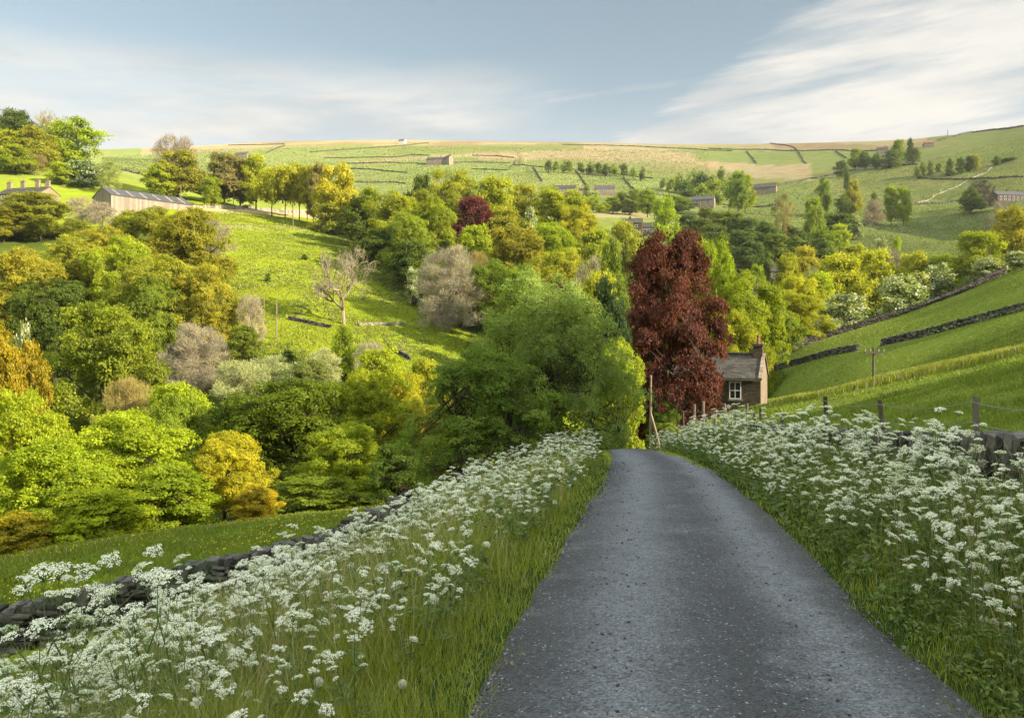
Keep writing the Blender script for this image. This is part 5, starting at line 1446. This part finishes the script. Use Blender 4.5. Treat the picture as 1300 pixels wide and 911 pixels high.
# the standing sward of the sunlit fields, in tufts as wide as the eye can tell at that distance
def sward(n, poly, dlo, dhi, hlo, hhi, wk, mats, frac=.1):
    poly = np.asarray(poly, float)
    px = rng.uniform(poly[:, 0].min(), poly[:, 0].max(), n); d = np.exp(rng.uniform(math.log(dlo), math.log(dhi), n))
    x = (px - CX) / F * d; py = HY - F * ground(x, d) / d
    k = inpoly(px, py, poly); x, d = x[k], d[k]; n = len(x)
    blades('pasture_grass', x, d, rng.uniform(hlo, hhi, n) * (.5 + vnoise(x / 5, d / 5, 33)), wk * d * rng.uniform(.6, 1.3, n), None, .5, mats=mats, matidx=(rng.random(n) < frac).astype(int))
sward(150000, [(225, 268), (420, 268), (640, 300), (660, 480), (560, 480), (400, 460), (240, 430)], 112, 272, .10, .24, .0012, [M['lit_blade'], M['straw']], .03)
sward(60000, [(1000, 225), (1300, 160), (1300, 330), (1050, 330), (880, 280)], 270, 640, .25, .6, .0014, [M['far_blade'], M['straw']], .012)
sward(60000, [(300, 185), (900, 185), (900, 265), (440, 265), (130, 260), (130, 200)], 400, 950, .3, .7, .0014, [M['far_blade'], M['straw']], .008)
sward(70000, [(960, 520), (1310, 440), (1310, 330), (1260, 350), (1040, 428), (960, 450)], 50, 150, .04, .13, .0011, [M['field_blade'], M['straw']], .02)
# rushes and rough tussocks on the sunlit left field
def tussocks():
    n = 2600
    px = rng.uniform(250, 620, n); py = rng.uniform(285, 465, n); P = []
    for a, b in zip(px, py):
        q = hit(a, b, 105)
        if q[1] < 275: P.append(q)
    P = np.array(P); k = vnoise(P[:, 0] / 9, P[:, 1] / 9, 17) > .45; P = P[k]
    m = 14; X = np.repeat(P[:, 0], m) + rng.normal(0, .35, len(P) * m); Y = np.repeat(P[:, 1], m) + rng.normal(0, .35, len(P) * m)
    blades('tussocks', X, Y, rng.uniform(.15, .42, len(X)), rng.uniform(.12, .25, len(X)), None, .5, mats=[M['field_blade'], M['straw']], matidx=(rng.random(len(X)) < .14).astype(int))
tussocks()
# tall dead stalks in the verges
x, y = sample(5200, 3.5, 28, -40, 1340); u = uu(x, y)
k = ((u < -1.9) & (u > -7)) | ((u > 1.8) & (u < 3.4)); k &= vnoise(x / 1.4, y / 1.4, 19) > .42; x, y = x[k], y[k]
blades('dry_stalks', x, y, rng.uniform(.5, 1.05, len(x)), np.maximum(.004, .0006 * y), M['straw'], .3, tipw=.6)

# ------------------------------------------------------------------ cow parsley
def umbel_mesh(seed, dia=.075):
    r = np.random.default_rng(seed)
    fl = MB(); nr = int(r.integers(9, 13))
    a = np.arange(nr) * 2.399; rr = np.sqrt((np.arange(nr) + .4) / nr) * dia * .5
    top = np.column_stack([np.cos(a) * rr, np.sin(a) * rr, .030 - rr ** 2 / dia * .8 + r.normal(0, .002, nr)])
    for k in range(nr):
        V, Fq = tube([[0, 0, -.012], top[k] * .55 + [0, 0, -.004], top[k]], [.0012, .0009, .0008], 3); fl.add(V, Fq, 1, r.random())
    m = 13; ud = .0115
    C = []; Nn = []
    for k in range(nr):
        b = np.arange(m) * 2.399 + r.uniform(0, 6); q = np.sqrt((np.arange(m) + .3) / m) * ud
        o = np.column_stack([np.cos(b) * q, np.sin(b) * q, .005 - q ** 2 / ud * .5])
        C.append(top[k] + o + r.normal(0, .0012, o.shape)); Nn.append(o * 60 + [0, 0, .8] + r.normal(0, .3, o.shape))
    C = np.concatenate(C); Nn = unit(np.concatenate(Nn))
    V, Fq, A = leaves_mesh(C, Nn, r.uniform(.0055, .0085, len(C)), r.random(len(C)), 1.0, r, .25)
    fl.add(V, Fq, 0, A)
    return fl
UMB = [umbel_mesh(s, d) for s, d in [(1, .070), (2, .080), (3, .090), (4, .062)]]
UMB_ME = [u.mesh('umbel', [M['floret'], M['stalk']]) for u in UMB]

def parsley_proto(seed):
    r = np.random.default_rng(seed)
    st = MB(); heads = []
    H = r.uniform(.75, 1.0)
    lean = r.normal(0, .10, 2)
    def at_h(t): return np.array([lean[0] * t * t, lean[1] * t * t, H * t * .8])
    ts = np.linspace(0, 1, 6); P = np.array([at_h(t) for t in ts]); P[0, 2] -= .06
    V, Fq = tube(P, np.linspace(.0055, .0026, 6), 5); st.add(V, Fq, 0, .4)
    nb = int(r.integers(4, 6)); az = r.uniform(0, 6.28)
    def head(tip, s):
        heads.append((tip, r.uniform(0, 6.28), r.normal(0, .30, 2), s * r.uniform(.75, 1.15), int(r.integers(4))))
    tip = P[-1] + np.array([r.normal(0, .01), r.normal(0, .01), H * .18]); V, Fq = tube([P[-1], (P[-1] + tip) / 2, tip], [.0024, .002, .0016], 4); st.add(V, Fq, 0, .5); head(tip, 1.1)
    for k in range(nb):
        t = r.uniform(.42, .98); a = az + k * 2.4; s0 = at_h(t); L = r.uniform(.16, .34)
        e = s0 + np.array([math.cos(a) * L * .62, math.sin(a) * L * .62, L * .85]); e[2] = min(e[2], H * 1.02)
        m_ = s0 * .5 + e * .5 + np.array([math.cos(a), math.sin(a), -.4]) * L * .10
        V, Fq = tube([s0, m_, e], [.0026, .002, .0014], 4); st.add(V, Fq, 0, r.random()); head(e, r.uniform(.75, 1.1))
        if r.random() < .55:
            a2 = a + r.choice([-1, 1]) * r.uniform(.6, 1.2); e2 = m_ + np.array([math.cos(a2) * L * .4, math.sin(a2) * L * .4, L * .5])
            V, Fq = tube([m_, (m_ + e2) / 2, e2], [.0018, .0015, .0012], 4); st.add(V, Fq, 0, r.random()); head(e2, r.uniform(.6, .9))
    # feathery leaves
    for k in range(6):
        t = r.uniform(.05, .6); a = r.uniform(0, 6.28); s0 = at_h(t); L = r.uniform(.16, .30) * (1.1 - t * .6)
        n = 26; q = np.linspace(.25, 1, n); dirv = np.array([math.cos(a), math.sin(a), .45 - .3 * t])
        base = s0 + dirv * L * q[:, None]; base[:, 2] -= .5 * L * q ** 2 * .6
        side = np.array([-math.sin(a), math.cos(a), 0]); off = (r.choice([-1, 1], n) * r.uniform(.2, 1, n) * (1.08 - q) * L * .5)
        C = base + side * off[:, None] + r.normal(0, .006, (n, 3))
        Nn = unit(r.normal(0, .35, (n, 3)) + [0, 0, 1]); tg = unit(side * np.sign(off)[:, None] * .8 + dirv * .6 + r.normal(0, .2, (n, 3)))
        V, Fq, A = leaves_mesh(C, Nn, r.uniform(.035, .06, n), r.random(n), .34, r, .2, tang=tg); st.add(V, Fq, 1, A)
        V, Fq = tube([s0, s0 + dirv * L * .5 - [0, 0, .08 * L], base[-1]], [.0018, .0014, .0008], 3); st.add(V, Fq, 0, .5)
    return st, heads
PARS = [parsley_proto(200 + s) for s in range(7)]
PARS_ME = [p[0].mesh('stem', [M['stalk'], M['herb']]) for p in PARS]

def parsley_spots():
    S = []
    def place(n, side, dlo, dhi, mind):
        x, y = sample(n, dlo, dhi, -70, 1370)
        if side > 0:
            x2, y2 = sample(2500, 1.6, 6.5, 1370, 3400); x = np.concatenate([x, x2]); y = np.concatenate([y, y2])
        u = uu(x, y)
        if side < 0:
            wl = np.interp(y, [0, 12, 17, 22, 30, 36], [-16, -13, -7.3, -6.2, -5.0, -4.6])
            # drifts: thick along the middle of the bank, thin near the lane
            edge = np.interp(y, [0, 5, 9, 14, 20, 30], [-2.1, -1.95, -1.9, -1.75, -1.5, -1.25])
            k = (u < edge) & (u > wl) & (vnoise(x / 1.5, y / 1.5, 301) > .31 + .14 * smooth(-1.2, 0, u - edge) * smooth(16, 7, y))
            k &= ~((u < -5.6) & (y > 8.5) & (x < -2.8) & (vnoise(x * 7, y * 7, 8) < .62 + .2 * (u < -7)))
        else:
            edge = np.interp(y, [0, 6, 10, 16, 25, 30, 40], [1.85, 1.68, 1.58, 1.42, 1.1, 1.0, .95])
            k = (u > edge) & (u < 3.4) & ~((y < 9.5) & (u > 2.75) & (vnoise(x * 9, y * 9, 5) < .72)) & (vnoise(x / 1.3, y / 1.3, 302) > .19 + .22 * smooth(.7, 0, u - edge) * smooth(20, 10, y))
        return np.stack([x[k], y[k]], 1)
    pass
    for side, n, lo, hi in ((-1, 11000, 3.0, 33), (1, 18000, 4.0, 40)):
        P = place(n, side, lo, hi, .2)
        keep = []
        grid = {}
        for p in P:
            md = (.31 - .009 * min(p[1], 14) if side < 0 else .155) + .0055 * p[1]
            c = (int(p[0] / .5), int(p[1] / .5)); ok = True
            for i in (-1, 0, 1):
                for j in (-1, 0, 1):
                    for q in grid.get((c[0] + i, c[1] + j), ()):
                        if (q[0] - p[0]) ** 2 + (q[1] - p[1]) ** 2 < md * md: ok = False
            if ok:
                grid.setdefault(c, []).append(p); keep.append((p[0], p[1], side))
        S += keep
    return S
spots = parsley_spots()
# a few standing behind the right-hand wall
for px, d in [(1205, 9.6), (1180, 10.2), (1235, 9.4), (1218, 10.8), (1148, 12.6)]:
    spots.append(((px - CX) / F * d, d, 2))
for px, d, tp in [(22, 5.4, 742), (60, 5.0, 760), (120, 5.2, 716), (165, 4.9, 728), (205, 5.3, 694), (225, 5.0, 705), (250, 5.6, 690), (180, 4.6, 745), (90, 4.7, 775), (275, 5.2, 735)]:
    spots.append(((px - CX) / F * d, d, -1, tp))
spots.sort(key=lambda s: s[1])
print('parsley', len(spots))
LAB = {-1: 'white cow parsley plant on the left verge between the stone wall and the lane', 1: 'white cow parsley plant on the right verge between lane and stone wall', 2: 'white cow parsley standing up behind the right-hand stone wall'}
GRP = {-1: 'cow parsley on the left verge', 1: 'cow parsley on the right verge', 2: 'cow parsley behind the right wall'}
inframe = [s for s in spots if -15 < CX + F * s[0] / s[1] < 1315]
first = set(id(s) for s in inframe[:285])
for s in spots:
    if s[2] == 2 or len(s) > 3: first.add(id(s))
rest = MB(); rv, rf_, rm, ra = [], [], [], []; off = 0
def eul(rx, ry, rz_):
    cx, sx, cy, sy, cz, sz = math.cos(rx), math.sin(rx), math.cos(ry), math.sin(ry), math.cos(rz_), math.sin(rz_)
    Rx = np.array([[1, 0, 0], [0, cx, -sx], [0, sx, cx]]); Ry = np.array([[cy, 0, sy], [0, 1, 0], [-sy, 0, cy]]); Rz = np.array([[cz, -sz, 0], [sz, cz, 0], [0, 0, 1]])
    return Rz @ Ry @ Rx
ARR = [p[0].arrays() for p in PARS]; UARR = [u.arrays() for u in UMB]
for s in spots:
    k = int(rng.integers(len(PARS))); z = float(ground(s[0], s[1])); rz_ = rng.uniform(0, 6.28)
    sc = (.50 + .72 * rng.random() ** .7) * (1.02 if s[2] == 1 else 1.0) * (1.1 if s[2] == 2 else 1)
    if s[2] == -1: sc *= .75 + .25 * float(smooth(-1.8, -3.6, s[0] - lane_x(s[1])))
    if s[2] == 1: sc *= .72 + .28 * float(smooth(1.6, 2.6, s[0] - lane_x(s[1])))
    tx, ty = rng.normal(0, .07, 2)
    if len(s) > 3: sc = ((HY - s[3]) / F * s[1] - z) / .93; tx *= .4; ty *= .4
    if s[2] == 1: ty -= .10
    if s[2] == -1: ty += .04
    big = 1.1 + .03 * max(0, s[1] - 6)      # heads of the far plants are the fuller ones
    if id(s) in first:
        root = thing('cow_parsley', LAB[s[2]], 'cow parsley', (s[0], s[1], z), (tx, ty, rz_), (sc, sc, sc), GRP[s[2]])
        obj('stem', PARS_ME[k], root)
        for (tip, a, tl, hs, ui) in PARS[k][1]:
            q = hs * 1.05 * min(big, 1.45)
            obj('umbel', UMB_ME[ui], root, tuple(tip), (tl[0], tl[1], a), (q, q, q))
    else:
        Rm = eul(tx, ty, rz_) * sc; tr = np.array([s[0], s[1], z])
        V, Fq, Mi, A = ARR[k]; V = V @ Rm.T + tr
        rv.append(V); rf_.append(Fq + off); rm.append(Mi); ra.append(A); off += len(V)
        for (tip, a, tl, hs, ui) in PARS[k][1]:
            V, Fq, Mi, A = UARR[ui]
            q = hs * 1.05 * min(big, 1.45)
            V = (V * q) @ eul(tl[0], tl[1], a).T + tip
            V = V @ Rm.T + tr
            rv.append(V); rf_.append(Fq + off); rm.append(Mi * 2 + 0 if False else np.where(Mi == 0, 2, 0)); ra.append(A); off += len(V)
if rv:
    me = mesh_np('cow_parsley_drift', np.concatenate(rv), np.concatenate(rf_), [M['stalk'], M['herb'], M['floret']], np.concatenate(rm), False, {'rnd': np.concatenate(ra)})
    tag(obj('cow_parsley_drift', me), kind='stuff')

# dandelion clocks
def dandelions():
    r = np.random.default_rng(5)
    n = 150; i = np.arange(n); ph = np.arccos(1 - 2 * (i + .5) / n); a = i * 2.39996
    D = np.column_stack([np.cos(a) * np.sin(ph), np.sin(a) * np.sin(ph), np.cos(ph)])
    V, Fq, A = leaves_mesh(D * .023, unit(D + r.normal(0, .15, D.shape)), np.full(n, .009), r.random(n), .9, r, .3)
    hd = MB(); hd.add(V, Fq, 0, A)
    for q in D[::2]:
        V, Fq = tube([q * .004, q * .012, q * .022], .0003, 3); hd.add(V, Fq, 0, .4)
    hm = hd.mesh('seed_head', [M['seed_head']])
    sb = MB(); V, Fq = tube([[0, 0, -.03], [.01, 0, .5], [0, .012, 1.0]], [.003, .0025, .002], 5); sb.add(V, Fq, 0, .5)
    sm = sb.mesh('stem', [M['stalk']])
    L = [(1204, 742, 6.1, 'dandelion clock highest on the right verge, among the parsley'), (1253, 746, 5.6, 'dandelion clock at the right of a spread pair, near the right edge'), (1286, 760, 5.5, 'dandelion clock nearest the right edge of the picture'),
         (1295, 767, 5.4, 'dandelion clock right at the edge, beside another one'), (1265, 770, 5.5, 'smaller dandelion clock below the pair on the right verge'), (1249, 785, 5.4, 'left one of the two lowest dandelion clocks on the right verge'),
         (1260, 789, 5.4, 'right one of the two lowest dandelion clocks on the right verge'), (1102, 706, 8.2, 'dandelion clock close to the lane on the right verge'), (402, 866, 4.6, 'dandelion clock at the bottom left, tallest by the left verge parsley'),
         (513, 867, 4.9, 'small dandelion clock left of the lane, near the bottom'), (671, 619, 14.5, 'dandelion clock by the lane far along the left verge'), (552, 762, 6.4, 'dandelion clock in the grass of the left verge')]
    for px, py, d, lab in L:
        x = (px - CX) / F * d; zt = (HY - py) / F * d; zg = float(ground(x, d)); h = max(.12, zt - zg)
        t = thing('dandelion_clock', lab, 'dandelion', (x, d, zt - h), (0, 0, rng.uniform(0, 6)), (1, 1, 1), 'dandelion clocks in the verges')
        obj('stem', sm, t, (0, 0, 0), (0, 0, 0), (1, 1, h)); s_ = 1.15 if d < 8 else 1.6
        obj('seed_head', hm, t, (0, .012, h), (0, 0, 0), (s_, s_, s_))
dandelions()
# ------------------------------------------------------------------ sky, sun, camera
def sky():
    w = bpy.data.worlds.new('World'); SC.world = w; w.use_nodes = True
    nt = w.node_tree; nt.nodes.clear(); b = NB(nt)
    out = b.n('ShaderNodeOutputWorld'); bg = b.n('ShaderNodeBackground')
    st = b.n('ShaderNodeTexSky', sky_type='NISHITA'); st.sun_disc = False
    st.sun_elevation = SUN_EL; st.sun_rotation = SUN_AZ; st.altitude = 250; st.air_density = 1.0; st.dust_density = 1.2; st.ozone_density = 1.6
    tc = b.n('ShaderNodeTexCoord').outputs['Generated']
    sp = b.n('ShaderNodeSeparateXYZ'); b.link(tc, sp.inputs[0])
    X, Y, Z = sp.outputs
    # height above the horizon over distance, and bearing, of the direction looked in
    hyp = b.math('SQRT', b.math('ADD', b.math('MULTIPLY', X, X), b.math('MULTIPLY', Y, Y)))
    el = b.math('DIVIDE', Z, b.math('MAXIMUM', hyp, .05))
    az = b.math('ARCTAN2', X, Y)
    cv = b.n('ShaderNodeCombineXYZ')
    b.link(b.math('MULTIPLY', az, 1.0), cv.inputs[0]); b.link(b.math('MULTIPLY', el, 4.2), cv.inputs[1])
    skew = b.n('ShaderNodeCombineXYZ'); b.link(b.math('ADD', az, b.math('MULTIPLY', el, 1.5)), skew.inputs[0]); b.link(b.math('SUBTRACT', b.math('MULTIPLY', el, 6.5), b.math('MULTIPLY', az, .9)), skew.inputs[1])
    n1 = b.noise(cv.outputs[0], 3.2, 8, .58)
    n2 = b.noise(skew.outputs[0], 2.6, 9, .62)
    n3 = b.noise(cv.outputs[0], 1.1, 3, .5)
    sv = b.n('ShaderNodeCombineXYZ'); b.link(b.math('ADD', b.math('MULTIPLY', az, 1.6), b.math('MULTIPLY', el, 1.2)), sv.inputs[0]); b.link(b.math('SUBTRACT', b.math('MULTIPLY', el, 12.0), b.math('MULTIPLY', az, 1.3)), sv.inputs[1])
    n4 = b.noise(sv.outputs[0], 1.7, 9, .6)
    # bank to the left, low
    left = b.math('MULTIPLY', b.sstep(.12, -.10, az), b.math('MULTIPLY', b.sstep(.335, .275, b.math('ADD', el, b.math('MULTIPLY', b.math('SUBTRACT', n1, .5), .10))), 1.0))
    left = b.math('MULTIPLY', left, b.math('ADD', .45, b.math('MULTIPLY', b.sstep(.35, .62, n2), .55)))
    # the large bright cloud on the right, slanting up to the right
    azb = b.math('SUBTRACT', .415, b.math('MULTIPLY', b.math('SUBTRACT', .385, el), 1.75))
    nn = b.math('MULTIPLY', b.math('SUBTRACT', n2, .5), .42)
    rmask = b.math('MULTIPLY', b.sstep(-.04, .06, b.math('ADD', b.math('SUBTRACT', az, azb), nn)), b.sstep(.43, .355, b.math('ADD', el, b.math('MULTIPLY', b.math('SUBTRACT', n1, .5), .10))))
    rmask = b.math('MULTIPLY', rmask, b.math('ADD', .35, b.math('MULTIPLY', b.sstep(.36, .56, n4), .65)))
    thin = b.math('MULTIPLY', b.sstep(.555, .67, n4), b.math('MULTIPLY', b.sstep(.36, .22, el), .6))
    haze = b.math('MULTIPLY', b.sstep(.32, .16, el), .55)
    mask = b.math('MAXIMUM', b.math('MAXIMUM', left, rmask), b.math('MAXIMUM', thin, haze))
    mask = b.math('MINIMUM', mask, .95)
    # added bright cloud overhead, out of view, to lift the shaded foreground
    over = b.math('MULTIPLY', b.sstep(.50, .95, el), b.math('ADD', .45, b.math('MULTIPLY', b.sstep(.4, .6, n3), .5)))
    # cloud tone varies with noise, from cool grey to warm white
    tone = b.sstep(.35, .65, n1)
    ccol = b.mix(tone, (CLOUD * .74, CLOUD * .76, CLOUD * .75, 1), (CLOUD * 1.08, CLOUD * 1.03, CLOUD * .94, 1))
    hs = b.n('ShaderNodeHueSaturation'); hs.inputs['Saturation'].default_value = SKY_SAT; b.link(st.outputs[0], hs.inputs['Color'])
    skyc = b.mix(1.0, hs.outputs[0], (.93, 1.03, .98, 1), 'MULTIPLY')
    col = b.mix(mask, skyc, ccol)
    col = b.mix(over, col, (CLOUD * 3.3, CLOUD * 3.45, CLOUD * 3.5, 1))
    b.link(col, bg.inputs['Color']); bg.inputs['Strength'].default_value = SKY_STRENGTH
    b.link(bg.outputs[0], out.inputs[0])
CLOUD = 5.5
SKY_SAT = 0.55
SKY_STRENGTH = 0.060
sky()
sl = bpy.data.lights.new('sun', 'SUN'); sl.energy = 5.0; sl.angle = R(0.5); sl.color = (1.0, .86, .64)
so = bpy.data.objects.new('sun', sl); COL.objects.link(so)
from mathutils import Vector
so.rotation_euler = Vector(tuple(-SUN)).to_track_quat('-Z', 'Y').to_euler()
so.location = tuple(SUN * 300)

cam = bpy.data.cameras.new('camera'); co = bpy.data.objects.new('camera', cam); COL.objects.link(co)
cam.sensor_width = 36; cam.lens = 36 * F / 1300; cam.shift_x = 0.0
cam.shift_y = -(455.5 - HY) / 1300
cam.clip_start = .05; cam.clip_end = 20000
# the evening air
def haze():
    V, Fq = box(-2650, 2650, -2650, 2650, float(PZ.min()) - 8, float(PZ.max()) + 25)
    m, nt, out = newmat('air'); b = NB(nt)
    pv = b.n('ShaderNodeVolumePrincipled'); pv.inputs['Color'].default_value = (.93, .96, 1.0, 1); pv.inputs['Density'].default_value = HAZE; pv.inputs['Anisotropy'].default_value = .2
    b.link(pv.outputs[0], out.inputs['Volume'])
    tag(obj('haze', mesh_np('haze', V, Fq[:, ::-1] if False else Fq, [m])), kind='stuff')
HAZE = 0.00006
if HAZE: haze()
co.location = (0, 0, 0); co.rotation_euler = (R(90), 0, 0)
SC.camera = co
SC.view_settings.view_transform = 'Standard'; SC.view_settings.look = 'None'; SC.view_settings.gamma = 1
SC.view_settings.use_curve_mapping = False
SC.view_settings.exposure = 1.45
cy = SC.cycles
cy.max_bounces = 6; cy.diffuse_bounces = 3; cy.glossy_bounces = 2; cy.transmission_bounces = 4; cy.transparent_max_bounces = 4
cy.use_adaptive_sampling = True; cy.adaptive_threshold = 0.02
cy.use_denoising = True; cy.denoiser = 'OPENIMAGEDENOISE'; cy.denoising_input_passes = 'RGB_ALBEDO_NORMAL'; cy.denoising_prefilter = 'ACCURATE'
cy.sample_clamp_indirect = 4
cy.sample_clamp_direct = 6
SC.render.use_persistent_data = False
